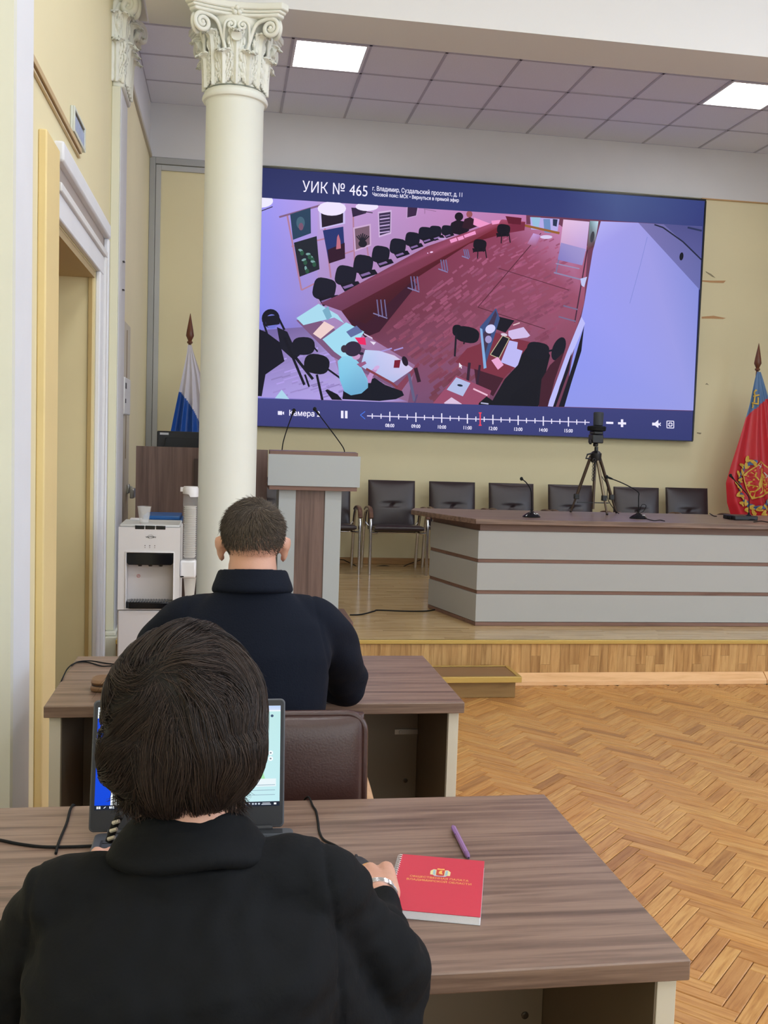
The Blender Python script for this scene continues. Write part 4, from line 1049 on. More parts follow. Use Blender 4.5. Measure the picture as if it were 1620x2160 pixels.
# ================================================================ FLAGS
def flag(label, bx, finial_px, y0, outline, pattern, mats, zbot, folds, depth=.07, seedo=0):
    """outline: list of (z, xleft, xright) from the top down"""
    t = thing('flag', label, 'flag', (bx, y0, ZS))
    M_pole = wood('flag_pole_wood', [(78, 42, 28), (110, 62, 40), (92, 52, 34)], (20, 20, 2), .35) if 'flag_pole_wood' not in MATS else MATS['flag_pole_wood']
    zt = outline[0][0]
    MB().lathe([(.013, ZS+.02), (.013, zt+.01)], (bx, y0, 0), 14).build('pole', M_pole, t, smooth=.8)
    MB().lathe([(.010, zt+.01), (.024, zt+.018), (.026, zt+.03), (.016, zt+.04), (.020, zt+.05), (.036, zt+.085), (.030, zt+.13), (.014, zt+.22), (.002, zt+.285)], (bx, y0, 0), 18).build('spear_finial', M_pole, t, smooth=.6)
    MB().lathe([(.17, ZS+.001), (.17, ZS+.02), (.06, ZS+.05), (.03, ZS+.12), (.02, ZS+.16)], (bx, y0, 0), 28).build('stand', M_pole, t, smooth=.6)
    nu, nv = 90, 110; vs = []; fs = []; mi = []
    zs = [o[0] for o in outline]; ls = [o[1] for o in outline]; rs = [o[2] for o in outline]
    for j in range(nv):
        v = j/(nv-1); z = zs[0] + (zbot-zs[0])*v
        l = float(np.interp(-z, [-a for a in zs], ls)); r = float(np.interp(-z, [-a for a in zs], rs))
        for i in range(nu):
            u = i/(nu-1); w = r-l
            amp = depth*min(1, .15+v*1.2)*min(1, w/.25)
            ph = folds*2*PI*u + 1.4*math.sin(2.2*v+seedo) + .8*math.sin(5*u+seedo)
            y = y0 - .03 - amp*(.5+.5*math.sin(ph)) - .03*math.sin(PI*u)*v
            x = l + w*u + .012*math.cos(ph)*min(1, w/.3)*v
            vs.append((x, y, z + .01*math.sin(ph)*v))
    mb = MB()
    mb.v = vs
    for j in range(nv-1):
        for i in range(nu-1):
            a = j*nu+i; mb.f.append([a, a+1, a+nu+1, a+nu])
            c = [vs[k] for k in (a, a+1, a+nu+1, a+nu)]
            mb.m.append(pattern(sum(p[0] for p in c)/4, sum(p[2] for p in c)/4))
    o = mb.build('cloth', mats, t, smooth=3.2)
    return t, vs, nu, nv
M_fw = mat('flag_white_satin', (206, 202, 212), .42, sheen=.3); M_fb = mat('flag_blue_satin', (26, 78, 160), .4, sheen=.2)
M_fr = mat('flag_red_satin', (200, 34, 48), .4, sheen=.2); M_fsb = mat('flag_slate_blue', (84, 120, 164), .45); M_fy = mat('flag_gold_thread', (216, 178, 72), .45)
Yf = 9.2
def wz(px, py, Y=Yf): p = at(px, py, Y); return p.x, p.z
bpts = [wz(374, 823), wz(380, 826), wz(395, 845), wz(410, 868), wz(420, 890), wz(430, 915), wz(440, 950)]
def pat_ru(x, z):
    if x < bpts[0][0]: zb = bpts[0][1]
    elif x > bpts[-1][0]: zb = -9
    else: zb = float(np.interp(x, [b[0] for b in bpts], [b[1] for b in bpts]))
    return 0 if z > zb else 1
def outl(rows):
    out = []
    for py, l, r in rows:
        a = wz(l, py); b = wz(r, py); out.append((a[1], a[0], b[0]))
    return out
flag('white blue and red tricolour flag hanging draped from a spear-tipped pole', wz(400, 725)[0], None, Yf+.05,
     outl([(727, 396, 404), (745, 394, 409), (790, 385, 424), (850, 373, 438), (910, 361, 446), (1000, 350, 455), (1150, 345, 462)]), pat_ru, [M_fw, M_fb], .75, 4.0, .07, 1.0)
# region flag
s0 = wz(1573, 880); s1 = wz(1622, 838)
hs = []
def pat_vl(x, z):
    zb = s0[1] + (x-s0[0])*(s1[1]-s0[1])/(s1[0]-s0[0])
    return 1 if z > min(zb, 2.05) or (x > s1[0] and z > s1[1]) else 0
tr_, fv, fnu, fnv = flag('red regional flag with blue top stripe and golden coat of arms in draped folds', wz(1603, 783)[0], None, Yf+.05,
     outl([(784, 1599, 1607), (800, 1594, 1612), (850, 1582, 1626), (920, 1560, 1640), (980, 1540, 1655), (1018, 1529, 1665), (1060, 1532, 1672), (1100, 1545, 1678), (1250, 1552, 1680)]), pat_vl, [M_fr, M_fsb], .7, 3.2, .06, 2.2)
FV = np.array(fv)
def on_cloth(px, py, lift=.012):
    x, z = wz(px, py); d = (FV[:, 0]-x)**2+(FV[:, 2]-z)**2; k = np.argsort(d)[:4]; return Vector((x, float(FV[k, 1].min())-lift, z))
class Emblem:
    def __init__(s): s.parts = {}
    def poly(s, pts, m, lift):
        mb = s.parts.setdefault(m, MB())
        # subdivide as a fan so the shape follows the folds
        c = (sum(p[0] for p in pts)/len(pts), sum(p[1] for p in pts)/len(pts)); n = len(pts)
        dense = []
        for a, b in zip(pts, pts[1:]+pts[:1]):
            k = max(1, int(math.hypot(b[0]-a[0], b[1]-a[1])/4))
            for i in range(k): dense.append((a[0]+(b[0]-a[0])*i/k, a[1]+(b[1]-a[1])*i/k))
        rings = 5; vs = []; n = len(dense)
        for r in range(rings, 0, -1):
            for p in dense: vs.append(on_cloth(c[0]+(p[0]-c[0])*r/rings, c[1]+(p[1]-c[1])*r/rings, lift))
        vs.append(on_cloth(*c, lift)); fs = []
        for r in range(rings-1):
            for i in range(n): fs.append((r*n+i, r*n+(i+1) % n, (r+1)*n+(i+1) % n, (r+1)*n+i))
        for i in range(n): fs.append(((rings-1)*n+i, (rings-1)*n+(i+1) % n, len(vs)-1))
        mb.add(vs, fs)
    def ell(s, x, y, rx, ry, m, lift, rot=0, n=12):
        r = math.radians(rot)
        s.poly([(x+rx*math.cos(2*PI*i/n)*math.cos(r)-ry*math.sin(2*PI*i/n)*math.sin(r), y+rx*math.cos(2*PI*i/n)*math.sin(r)+ry*math.sin(2*PI*i/n)*math.cos(r)) for i in range(n)], m, lift)
    def stroke(s, pts, w, m, lift):
        for a, b in zip(pts[:-1], pts[1:]):
            dx, dy = b[0]-a[0], b[1]-a[1]; L = math.hypot(dx, dy) or 1; nx, ny = -dy/L*w/2, dx/L*w/2
            s.poly([(a[0]+nx, a[1]+ny), (b[0]+nx, b[1]+ny), (b[0]-nx, b[1]-ny), (a[0]-nx, a[1]-ny)], m, lift)
E_ = Emblem()
ecx, ecy = 1594, 1022
for k in range(26):      # blue ribbon with golden oak leaves round the shield
    a = math.radians(-100 + k*(-1)*260/25 - 5); rx, ry = 36, 52
    x, y = ecx+rx*math.cos(a), ecy+ry*math.sin(a)*.93
    if k % 2 == 0: E_.ell(x, y, 8, 5, 'b', .012, math.degrees(a)+80)
    rr_ = 1.24 if k % 2 else 1.02
    x, y = ecx+rx*rr_*math.cos(a), ecy+ry*rr_*math.sin(a)*.93
    E_.ell(x, y, 7, 3.2, 'y', .016, math.degrees(a)+(40 if k % 3 else -30)); E_.ell(x+2, y+4, 5, 2.4, 'y', .017, math.degrees(a)+(90 if k % 3 else 10))
sh = [(1567,1004),(1600,974),(1632,1000),(1624,1034),(1583,1050),(1574,1030)]
E_.poly([(1565,1003),(1600,971),(1635,999),(1627,1037),(1582,1053),(1572,1031)], 'y', .019); E_.poly(sh, 'r', .021)
E_.poly([(1591,1020),(1597,1003),(1606,1000),(1611,1007),(1603,1013),(1600,1024),(1592,1031)], 'y', .024); E_.ell(1602,1002,5.4,4.6,'y',.025)
for q_ in ([(1593,1028),(1586,1036),(1578,1037)], [(1598,1024),(1600,1034),(1594,1040)], [(1592,1012),(1586,1004),(1588,996)], [(1600,1010),(1612,1014)], [(1590,1026),(1576,1022),(1570,1025)], [(1606,1024),(1612,1020),(1609,1012)]): E_.stroke(q_, 2.6, 'y', .025)
E_.stroke([(1594,988),(1600,978)], 1.6, 'w', .026); E_.stroke([(1592,981),(1601,985)], 1.6, 'w', .026)
E_.stroke([(1608,996),(1616,1004),(1612,1008)], 2.2, 'w', .026)
# hammer and sickle-like hoist marks on the blue stripe
E_.stroke([(1590,828),(1593,832),(1591,848),(1586,856)], 3.2, 'y', .014); E_.stroke([(1588,836),(1601,833)], 3, 'y', .015); E_.stroke([(1584,850),(1598,852)], 3, 'y', .015); E_.stroke([(1589,855),(1587,861)], 3, 'y', .015); E_.stroke([(1596,822),(1590,828)], 3.4, 'y', .015); E_.stroke([(1598,838),(1597,852)], 2.6, 'y', .015)
mm = {'y': M_fy, 'b': mat('ribbon_blue', (72, 104, 158), .5), 'r': mat('shield_red', (196, 40, 48), .45), 'w': mat('silver_thread', (210, 206, 206), .5)}
nm = {'y': 'gold_embroidery', 'b': 'blue_ribbon', 'r': 'shield', 'w': 'silver_embroidery'}
for k_, mb in E_.parts.items(): mb.build(nm[k_], mm[k_], tr_, kind='stuff' if k_ == 'y' else None)

# ================================================================ TRIPOD WITH MICROPHONE
tz = 1.0005; TY = 7.12
def T_(px, py, dy=0): return at(px, py, TY+dy)
tpod = thing('tripod', 'small dark tripod standing on the conference desk and carrying a round recorder', 'tripod', (2.72, TY, 1.0))
M_tub = mat('bronze_tube', (92, 78, 68), .35, metal=.8); M_tub2 = mat('bronze_tube_pale', (128, 116, 98), .35, metal=.7)
hub = T_(1257, 962)
def leg(fx, fy, sx_, m, mcl):
    f = Vector((fx, fy, tz)); top = Vector((hub.x+sx_, hub.y+(fy-TY)*.12, hub.z))
    mb = MB().tube([top, top.lerp(f, .72)], .0125, 8); L = mb.build('leg', m, tpod, smooth=1)
    g = MB().tube([top.lerp(f, .70), f+Vector((0, 0, .004))], .008, 8); g.build('lower_leg', M_tub, L, smooth=1)
    c = MB(); a = top.lerp(f, .715); c.box(a.x-.018, a.x+.018, a.y-.016, a.y+.016, a.z-.02, a.z+.02); c.build('leg_lock', M_black, L, .004)
    MB().ball(f+Vector((0, 0, .007)), (.011, .011, .0075), 8).build('rubber_foot', M_black, L, smooth=1)
lf = atz(1197, 1079, tz); rf = atz(1292, 1081, tz)
leg(lf.x, 7.2, -.035, M_tub, 0); leg(rf.x, 7.2, .03, M_tub, 0); leg(atz(1259, 1082, tz).x, 6.98, 0.0, M_tub2, 0)
ch = T_(1257, 948)
MB().lathe([(.03, hub.z-.05), (.04, hub.z-.03), (.042, hub.z+.02), (.026, hub.z+.035), (.014, hub.z+.04), (.014, ch.z+.02)], (hub.x, hub.y, 0), 18).build('shoulder', M_black, tpod, smooth=.7)
MB().lathe([(.011, hub.z-.40), (.011, hub.z)], (hub.x, hub.y+.01, 0), 12).build('centre_column', M_tub, tpod, smooth=.7)
MB().tube([(hub.x-.035, hub.y-.01, hub.z+.02), (hub.x-.075, hub.y-.02, hub.z+.01), (hub.x-.085, hub.y-.02, hub.z-.02), (hub.x-.05, hub.y-.02, hub.z-.02)], .007, 6).build('carry_loop', M_black, tpod, smooth=1)
mb = MB()
for k in range(7):
    z_ = hub.z-.03-.024*k
    mb.tube([(hub.x-.036+.010*math.cos(2*PI*i/10), hub.y-.06, z_+.012*math.sin(2*PI*i/10)) for i in range(10)], .0028, 5, closed=True)
mb.build('chain', M_black, tpod, smooth=1)
MB().box(hub.x-.13, hub.x+.12, hub.y+.0, hub.y+.008, hub.z-.355, hub.z-.348).build('spreader', M_black, tpod)
h0 = T_(1257, 925)
MB().box(h0.x-.042, h0.x+.045, TY-.04, TY+.05, h0.z-.035, h0.z+.03).box(h0.x-.055, h0.x-.04, TY-.03, TY+.0, h0.z-.045, h0.z-.01).lathe([(.018, h0.z-.06), (.02, h0.z-.035)], (h0.x, TY, 0), 12).box(h0.x-.035, h0.x+.038, TY-.05, TY+.05, h0.z+.031, h0.z+.055).build('pan_head', M_black, tpod, .006)
rec = thing('conference_microphone', 'black cylindrical recorder with a wide collar on top of the tripod', 'microphone', (h0.x, TY, h0.z+.05))
ct = T_(1258, 911)
MB().lathe([(.06, h0.z+.056), (.068, h0.z+.060), (.070, h0.z+.085), (.064, h0.z+.092), (.03, h0.z+.096)], (h0.x+.002, TY, 0), 28).build('collar', M_blackm, rec, smooth=.6)
zt_ = T_(1261, 869).z
MB().lathe([(.030, h0.z+.0965), (.036, h0.z+.10), (.038, zt_-.012), (.034, zt_-.002), (.02, zt_)], (h0.x+.012, TY, 0), 28).build('body', mat('recorder_mesh', (46, 52, 62), .55, bump=.8, bscale=500), rec, smooth=.6)
cable('tripod_cable', 'thin black cable looping down beside the tripod legs', [hub+Vector((.01, -.02, -.09)), hub+Vector((.06, 0, -.16)), hub+Vector((.10, 0, -.22)), hub+Vector((.11, 0, -.32)), Vector((rf.x-.035, 7.15, 1.03)), Vector((rf.x-.02, 7.1, 1.005))], .0028)

# ================================================================ WATER COOLER
YC = 5.0
wx0 = at(249, 1180, YC).x; wx1 = at(379, 1180, YC).x; wtop = 1.045
cool = thing('water_cooler', 'white floor standing water cooler with black tap recess behind the man', 'water cooler', ((wx0+wx1)/2, YC+.16, 0))
M_wp = mat('cooler_white', (224, 222, 224), .32, spec=.5); M_wp2 = mat('cooler_white_inner', (214, 208, 208), .4)
def cx_(px): return at(px, 1180, YC).x
def czp(py): return at(310, py, YC).z
rx0, rx1 = cx_(266), cx_(366); rz0, rz1 = czp(1284), czp(1166)
dz_ = czp(1287)
# body with a recess: ring of front boxes
ytop = MB().box(wx0, wx1, YC+.11, YC+.33, dz_+.002, wtop-.012)
ytop.build('back_body', M_wp, cool, .012)
fr = MB().box(wx0, rx0, YC, YC+.109, dz_+.002, rz1+.0).box(rx1, wx1, YC, YC+.109, dz_+.002, rz1).box(wx0, wx1, YC, YC+.109, rz1, wtop-.012).box(rx0, rx1, YC+.0, YC+.109, dz_+.002, rz0)
fr.build('front_frame', M_wp, cool)
MB().prism([(wx0+.004, YC+.004), (wx1-.004, YC+.004), (wx1-.004, YC+.31), (wx0+.004, YC+.31)], wtop-.0115, wtop).build('lid', mat('lid_grey_white', (206, 208, 208), .35), cool, .005)
MB().box(wx0+.03, wx0+.09, YC+.26, YC+.32, wtop, wtop+.008).build('lid_rim', M_wp, cool, .003)
box('recess_back', M_wp2, rx0+.001, rx1-.001, YC+.085, YC+.1095, rz0+.001, rz1-.001, cool)
MB().prism([(rx0+.002, rz1-.001), (rx0+.002, rz1-.052), (rx0+.012, rz1-.062), (rx1-.012, rz1-.062), (rx1-.002, rz1-.052), (rx1-.002, rz1-.001)], -(YC+.0845), -(YC+.002), Matrix(((1,0,0,0),(0,0,-1,0),(0,1,0,0),(0,0,0,1)))).build('tap_hood', M_gloss, cool, .004)
for f in (.28, .5, .72):
    MB().lathe([(.009, rz1-.072), (.011, rz1-.0625)], (rx0+(rx1-rx0)*f, YC+.04, 0), 12).build('tap', M_black, cool, smooth=.6)
MB().prism([(rx0+.003, YC+.0843), (rx0+.001, YC+.01), (rx0+.02, YC-.012), (rx1-.02, YC-.012), (rx1-.001, YC+.01), (rx1-.003, YC+.0843)], rz0+.0005, rz0+.034).build('drip_tray', M_gloss, cool, .004)
mb = MB()
for k in range(14): mb.box(rx0+.02+k*(rx1-rx0-.04)/14, rx0+.026+k*(rx1-rx0-.04)/14, YC+.0, YC+.08, rz0+.0345, rz0+.037)
mb.build('tray_grille', mat('tray_grey', (70, 74, 80), .3), cool)
for a in (0, 1): box('recess_lip', M_wp, (rx0-.004, rx1-.001)[a], (rx0+.001, rx1+.004)[a], YC-.004, YC+.08, rz0, rz1+.004, cool, .002)
box('recess_lip', M_wp, rx0-.004, rx1+.004, YC-.004, YC+.0, rz1+.0, rz1+.006, cool, .002)
MB().box(wx0+.0, wx1-.0, YC+.003, YC+.33, .012, dz_-.003).build('lower_door', mat('cooler_door', (216, 213, 216), .38), cool, .008)
MB().box(wx0+.01, wx1-.01, YC+.02, YC+.32, 0, .0118).build('plinth', M_black, cool)
for a, b in ((284, 303.5), (305.5, 326), (328, 348)):
    box('button', M_gloss, cx_(a), cx_(b), YC-.002, YC+.028, wtop-.022, wtop-.0035, cool, .002)
M_logo = mat('logo_dark', (60, 62, 66), .5)
lg = text_obj('VATTEN', .0115, (cx_(306.5), YC-.0008, czp(1134.5)), 'logo', M_logo, cool, bold=.0003)
w_ = max(v.co.x for v in lg.data.vertices); lg.scale[0] = (cx_(328)-cx_(306.5))/w_
MB().tube([(cx_(317)+.0135*math.cos(2*PI*i/16), YC-.001, czp(1132)+.009*math.sin(2*PI*i/16)) for i in range(16)], .0006, 4, closed=True).build('logo_ring', M_logo, cool)
for px_ in (305.5, 315.5, 326):
    for py_, m_ in ((1151, M_logo), (1155, mat('led_grey', (150, 140, 140), .4))):
        box('indicator', m_, cx_(px_)-.0022, cx_(px_)+.0022, YC-.001, YC+.0005, czp(py_)-.0018, czp(py_)+.0018, cool)
st_c = Vector((at(292, 1215, YC+.08).x, YC+.0835, at(292, 1215, YC+.08).z))
MB().tube([st_c+Vector((.008*math.cos(2*PI*i/16), 0, .008*math.sin(2*PI*i/16))) for i in range(16)], .0011, 5, closed=True).build('warning_ring', mat('warning_red', (214, 120, 116), .5), cool)
MB().tube([st_c+Vector((-.003, 0, -.003)), st_c+Vector((0, 0, .003)), st_c+Vector((.004, 0, .001))], .001, 5).build('warning_mark', MATS['warning_red'], cool)
# cup dispenser on its side
def clear_mat(name, rgb, alpha, rough=.15):
    m = mat(name, rgb, rough); b = m.node_tree.nodes['Principled BSDF']; b.inputs['Alpha'].default_value = alpha; return m
M_clear = clear_mat('clear_plastic', (235, 238, 238), .16, .05)
YD = 5.06; dx = at(401, 1100, YD).x; dzp = lambda py: at(401, py, YD).z
disp = thing('cup_dispenser', 'tall clear tube of plastic cups mounted on the side of the water cooler', 'cup dispenser', (dx, YD, dzp(1218)))
R0 = .036
MB().lathe([(R0, dzp(1182)), (R0, dzp(1043))], (dx, YD, 0), 28).build('clear_tube', M_clear, disp, smooth=.8)
mb = MB(); n0 = len(mb.v); mb.lathe([(R0+.003, dzp(1045)), (R0+.003, dzp(1030)), (R0-.002, dzp(1026)), (.004, dzp(1026))], (dx, YD, 0), 28)
mb.v = [(v[0], v[1], v[2] + (.008 if v[0] < dx else -.006) if v[2] < dzp(1040) else v[2]) for v in mb.v]
mb.box(dx-R0-.014, dx-R0, YD-.012, YD+.012, dzp(1037), dzp(1028)); mb.build('cap', M_wp, disp, smooth=.6)
MB().box(wx1+.001, dx+.034, YD-.036, YD+.05, dzp(1218), dzp(1181)).build('bracket', mat('bracket_white', (232, 232, 234), .35), disp, .01)
MB().box(wx1+.004, wx1+.02, YD-.037, YD-.0365, dzp(1216), dzp(1213)).build('bracket_slot', M_black, disp)
M_cup = clear_mat('cup_plastic', (238, 236, 230), .6, .3); M_cup2 = clear_mat('cup_plastic_thin', (236, 236, 234), .26, .12)
mb = MB()
for k in range(24):
    z_ = dzp(1176) + k*(dzp(1068)-dzp(1176))/24
    mb.lathe([(.0255, z_), (.031, z_+.0095), (.0325, z_+.0105), (.031, z_+.0118)], (dx, YD, 0), 20)
mb.build('cup_stack', M_cup, disp, smooth=.4)
MB().lathe([(.022, dzp(1262)), (.031, dzp(1219)), (.032, dzp(1218))], (dx+.004, YD, 0), 24).build('lowest_cup', M_cup, disp, smooth=.8)
cupx = at(304, 1100, 5.1).x; cz0 = wtop+.0006; cz1 = at(304, 1068, 5.1).z
cup = thing('plastic_cup', 'clear plastic cup standing on the lid of the water cooler', 'cup', (cupx, 5.1, cz0))
MB().lathe([(.0225, cz0), (.0228, cz0+.003), (.033, cz1-.004), (.0355, cz1-.002), (.0355, cz1), (.0325, cz1), (.0215, cz0+.004)], (cupx, 5.1, 0), 32).build('wall', M_cup2, cup, smooth=.6)
# blue bin behind the cooler
MB().lathe([(.0026, 0), (.0026, .001)], (at(296, 1106, 5.03).x, 5.03, wtop+.0002), 8).build('red_drop', MATS['warning_red'], cool)
bx0, bx1 = at(300, 1090, 6.1).x, at(384, 1090, 6.1).x; bz1 = at(340, 1087, 6.1).z
bin_ = thing('blue_bin', 'blue plastic bin with ribbed lid hidden behind the water cooler', 'bin', ((bx0+bx1)/2, 6.2, ZS))
M_blue = mat('blue_plastic', (30, 92, 158), .35)
MB().prism([(bx0+.02, 6.06), (bx1-.02, 6.06), (bx1-.02, 6.34), (bx0+.02, 6.34)], ZS+.001, bz1-.05).build('body', M_blue, bin_, .01)
MB().box(bx0, bx1, 6.03, 6.37, bz1-.049, bz1-.022).box(bx0+.01, bx1-.01, 6.05, 6.35, bz1-.022, bz1).build('lid', M_blue, bin_, .005)
box('lid_stripe', mat('pale_blue', (90, 140, 190), .4), bx0-.001, bx1+.001, 6.028, 6.0295, bz1-.038, bz1-.034, bin_)

# ================================================================ THINGS ON THE DESKS
D = .7506
# ---- laptop
lap = thing('laptop', 'open dark grey laptop with glowing screen in front of the dark haired woman', 'laptop', (-.045, 1.72, .75))
M_lap = mat('laptop_grey', (70, 73, 80), .45); M_lapd = mat('laptop_dark', (36, 38, 44), .5); M_key = mat('key_grey', (48, 51, 58), .5)
lx0, lx1 = -.230, .130; ly0, ly1 = 1.585, 1.822
MB().prism(rr(.18, .1185, .012), D, D+.0165, Matrix.Translation((( lx0+lx1)/2+.008, (ly0+ly1)/2, 0))).build('base', M_lap, lap, .0025)
kb = box('keyboard_well', M_lapd, lx0+.022, lx1-.004, ly0+.095, ly1-.035, D+.0165, D+.0169, lap)
kx, kz = .0182, .0186
km = None
for r in range(6):
    for c in range(18):
        x = lx0+.034+c*kx; y = ly1-.046-r*kz*.94
        if x > lx1-.010: continue
        if r == 5 and 4 <= c <= 7: continue
        if km is None:
            o = MB().prism(rr(.0078, .0076, .0018, 2), 0, .0016).build('key', M_key, None, .0004); km = o; o.parent = kb
        else: o = km.copy(); COL.objects.link(o)
        o.location = Vector((x, y, D+.0171)) - ORG[lap]; o.scale = (1, .8 if r == 0 else 1, 1)
o = MB().prism(rr(.042, .0076, .0018, 2), 0, .0016).build('space_key', M_key, None, .0004); o.parent = kb; o.location = Vector((lx0+.034+5.5*kx, ly1-.046-5*kz*.94, D+.0171)) - ORG[lap]
MB().box(lx0+.09, lx0+.20, ly0+.012, ly0+.082, D+.0166, D+.0170).build('touchpad', M_lapd, lap)
MB().box(lx1-.055, lx1-.012, ly1-.025, ly1-.006, D+.0167, D+.0172).build('hinge_cover', M_lapd, lap)
MB().tube([(lx0+.03, ly1-.003, D+.018), (lx1-.03, ly1-.003, D+.018)], .0055, 10).build('hinge', M_lapd, lap, smooth=1)
LB = (ly1+.004, D+.016)   # lid foot (y, z)
a_l = math.radians(13.5); LH = .238
def lid(u, v, off=0):     # u along x, v up the lid
    return Vector((u, LB[0]+v*math.sin(a_l)-off*math.cos(a_l), LB[1]+v*math.cos(a_l)+off*math.sin(a_l)))
ML = Matrix(((1,0,0,0),(0,math.sin(a_l),math.cos(a_l),LB[0]),(0,math.cos(a_l),-math.sin(a_l),LB[1]),(0,0,0,1)))
lidx0, lidx1 = at(189, 1700, 1.84).x, at(600, 1650, 1.845).x
hw = (lidx1-lidx0)/2; lc = (lidx1+lidx0)/2
MB().prism([(lc+x, LH/2+y) for x, y in rr(hw, LH/2, .009)], .0, .006, ML).build('lid', M_lap, lap, .002)
MB().prism([(lc+x, LH/2+y) for x, y in rr(hw-.003, LH/2-.003, .007)], -.0006, -.0001, ML).build('lid_face', M_lapd, lap)
LP = Painter(lambda u, v: lid(lidx0 + u*(2*hw), v*LH, .0010), Vector((0, -math.cos(a_l), math.sin(a_l))) * .4)
u0, u1, v0, v1 = .025, .975, .165, .945
LP.poly([(u0, v0), (u1, v0), (u1, v1), (u0, v1)], (232, 240, 244))
LP.poly([(u0, .91), (u1, .91), (u1, v1), (u0, v1)], None, cols=[(222,234,240),(200,214,240),(180,204,240),(226,236,244)])
LP.poly([(u0, v0), (.105, v0), (.105, .86), (u0, .86)], (10, 70, 214))
for k, y in enumerate((.80, .745, .69, .64, .59, .54, .49, .445)): LP.path([(.052, y-.012), (.076, y-.012), (.076, y+.012), (.052, y+.012), (.052, y-.012)], .005, (235,240,255) if k in (0, 2) else (90,140,240))
LP.poly([(.105, .88), (.105, .2), (.4, .2), (.4, .88)], (238, 244, 246))
LP.poly([(.15, .23), (.4, .23), (.4, .62), (.15, .62)], (26, 24, 40)); LP.ell(.18, .44, .02, .06, (150,170,230)); LP.poly([(.15, .26), (.32, .26), (.26, .33), (.2, .31)], (120,150,220)); LP.ell(.255, .33, .015, .05, (220,130,80))
LP.poly([(.4, .2), (u1, .2), (u1, .90), (.4, .90)], None, cols=[(206,234,236),(190,230,236),(186,226,226),(190,224,228)])
LP.poly([(.74, .36), (.90, .36), (.86, .56), (.80, .60)], None, cols=[(150,222,160),(160,226,170),(180,228,200),(176,226,196)])
for y in (.575, .53): LP.ell(.925, y, .013, .018, (236,244,246)); LP.ell(.925, y, .005, .006, (120,130,140))
LP.poly([(.70, .315), (.955, .315), (.955, .375), (.70, .375)], (226,238,242))
for k, y in enumerate((.325, .285, .25)): LP.line(.72, y, .95, y+.002, .005, (150,176,190))
LP.ell(.93, .865, .008, .011, (60,80,110))
LP.poly([(u0, v0), (u1, v0), (u1, .2), (u0, .2)], (26, 34, 50))
for k in range(2): 
    for j in range(2): LP.poly([(.036+.011*k, .174+.010*j), (.045+.011*k, .174+.010*j), (.045+.011*k, .182+.010*j), (.036+.011*k, .182+.010*j)], (240,244,250))
LP.line(.072, .178, .082, .19, .004, (230,236,244)); LP.poly([(.1, .176), (.125, .176), (.125, .192), (.1, .192)], (230,236,244))
for x in (.79, .81, .83, .845, .862): LP.poly([(x, .177), (x+.010, .177), (x+.010, .19), (x, .19)], (190,200,214))
LP.poly([(.885, .186), (.925, .186), (.925, .191), (.885, .191)], (200,208,220)); LP.poly([(.88, .175), (.93, .175), (.93, .181), (.88, .181)], (200,208,220)); LP.poly([(.945, .176), (.958, .176), (.958, .19), (.945, .19)], (236,240,246))
LP.build('display', painted('laptop_display', 1.1), lap)
# ---- notebook with spiral binding
nb = thing('notebook', 'red spiral bound notebook with gold crest and lettering beside the pen', 'notebook', (.40, 1.6, .75))
A = atz(848, 1801, .765); B = atz(1022, 1816, .765); Cc = atz(1025, 1934, .765); 
ex = (B-A).normalized(); ey = (Cc-B).normalized(); ey = (ey - ex*ey.dot(ex)).normalized(); wN = (B-A).length; hN = (Cc-B).length
NM = Matrix(((ex.x, -ey.x, 0, A.x), (ex.y, -ey.y, 0, A.y), (0, 0, 1, 0), (0, 0, 0, 1)))
MB().box(0, wN-.001, -hN-.0005, 0, D+.0012, D+.0125, NM).build('pages', mat('paper_edges', (232, 232, 238), .6, bump=.3, bscale=900), nb)
MB().box(.0, wN, -hN-.001, .001, D, D+.001, NM).build('back_cover', mat('back_cover_white', (216, 216, 222), .5), nb)
M_redc = mat('red_cover', (194, 50, 70), .42, var=.03, bump=.1, bscale=30)
MB().box(.0, wN, -hN-.001, .001, D+.0128, D+.0138, NM).build('front_cover', M_redc, nb, .0003)
wire = mat('binding_white', (222, 218, 224), .35, metal=.3)
for k in range(26):
    y = -.004 - k*(hN-.008)/25
    pts = [NM @ Vector((-.0015+.0062*math.cos(a), y+.0004*a, D+.0072+.0072*math.sin(a))) for a in np.linspace(-.9, 2*PI-1.4, 12)]
    MB().tube(pts, .00075, 5).build('binding_ring', wire, nb, smooth=1)
M_goldp = mat('gold_print', (232, 176, 92), .4)
zt2 = D+.01395
MR = math.atan2(ex.y, ex.x)
for body, yy, x0_, wd in (('ОБЩЕСТВЕННАЯ ПАЛАТА', -.405*hN, .155*wN, .68*wN), ('ВЛАДИМИРСКОЙ ОБЛАСТИ', -.465*hN, .125*wN, .745*wN)):
    o = text_obj(body, .0092, NM @ Vector((x0_, yy-.004, zt2)), 'lettering', M_goldp, nb, rot=(0, 0, MR), bold=.0001)
    w_ = max(v.co.x for v in o.data.vertices); o.scale[0] = wd/w_
def nbp(pts, m, k, name):
    z_ = zt2+.00006*k
    P_ = [NM @ Vector((x*wN, y*hN, z_)) for x, y in pts]; MB().add(P_, [tuple(range(len(P_)))]).build(name, m, nb)
em_x, em_y = .50, -.30
ring_ = lambda cx0, cy0, rx, ry, n=16: [(cx0+rx*math.cos(2*PI*i/n), cy0+ry*math.sin(2*PI*i/n)) for i in range(n)]
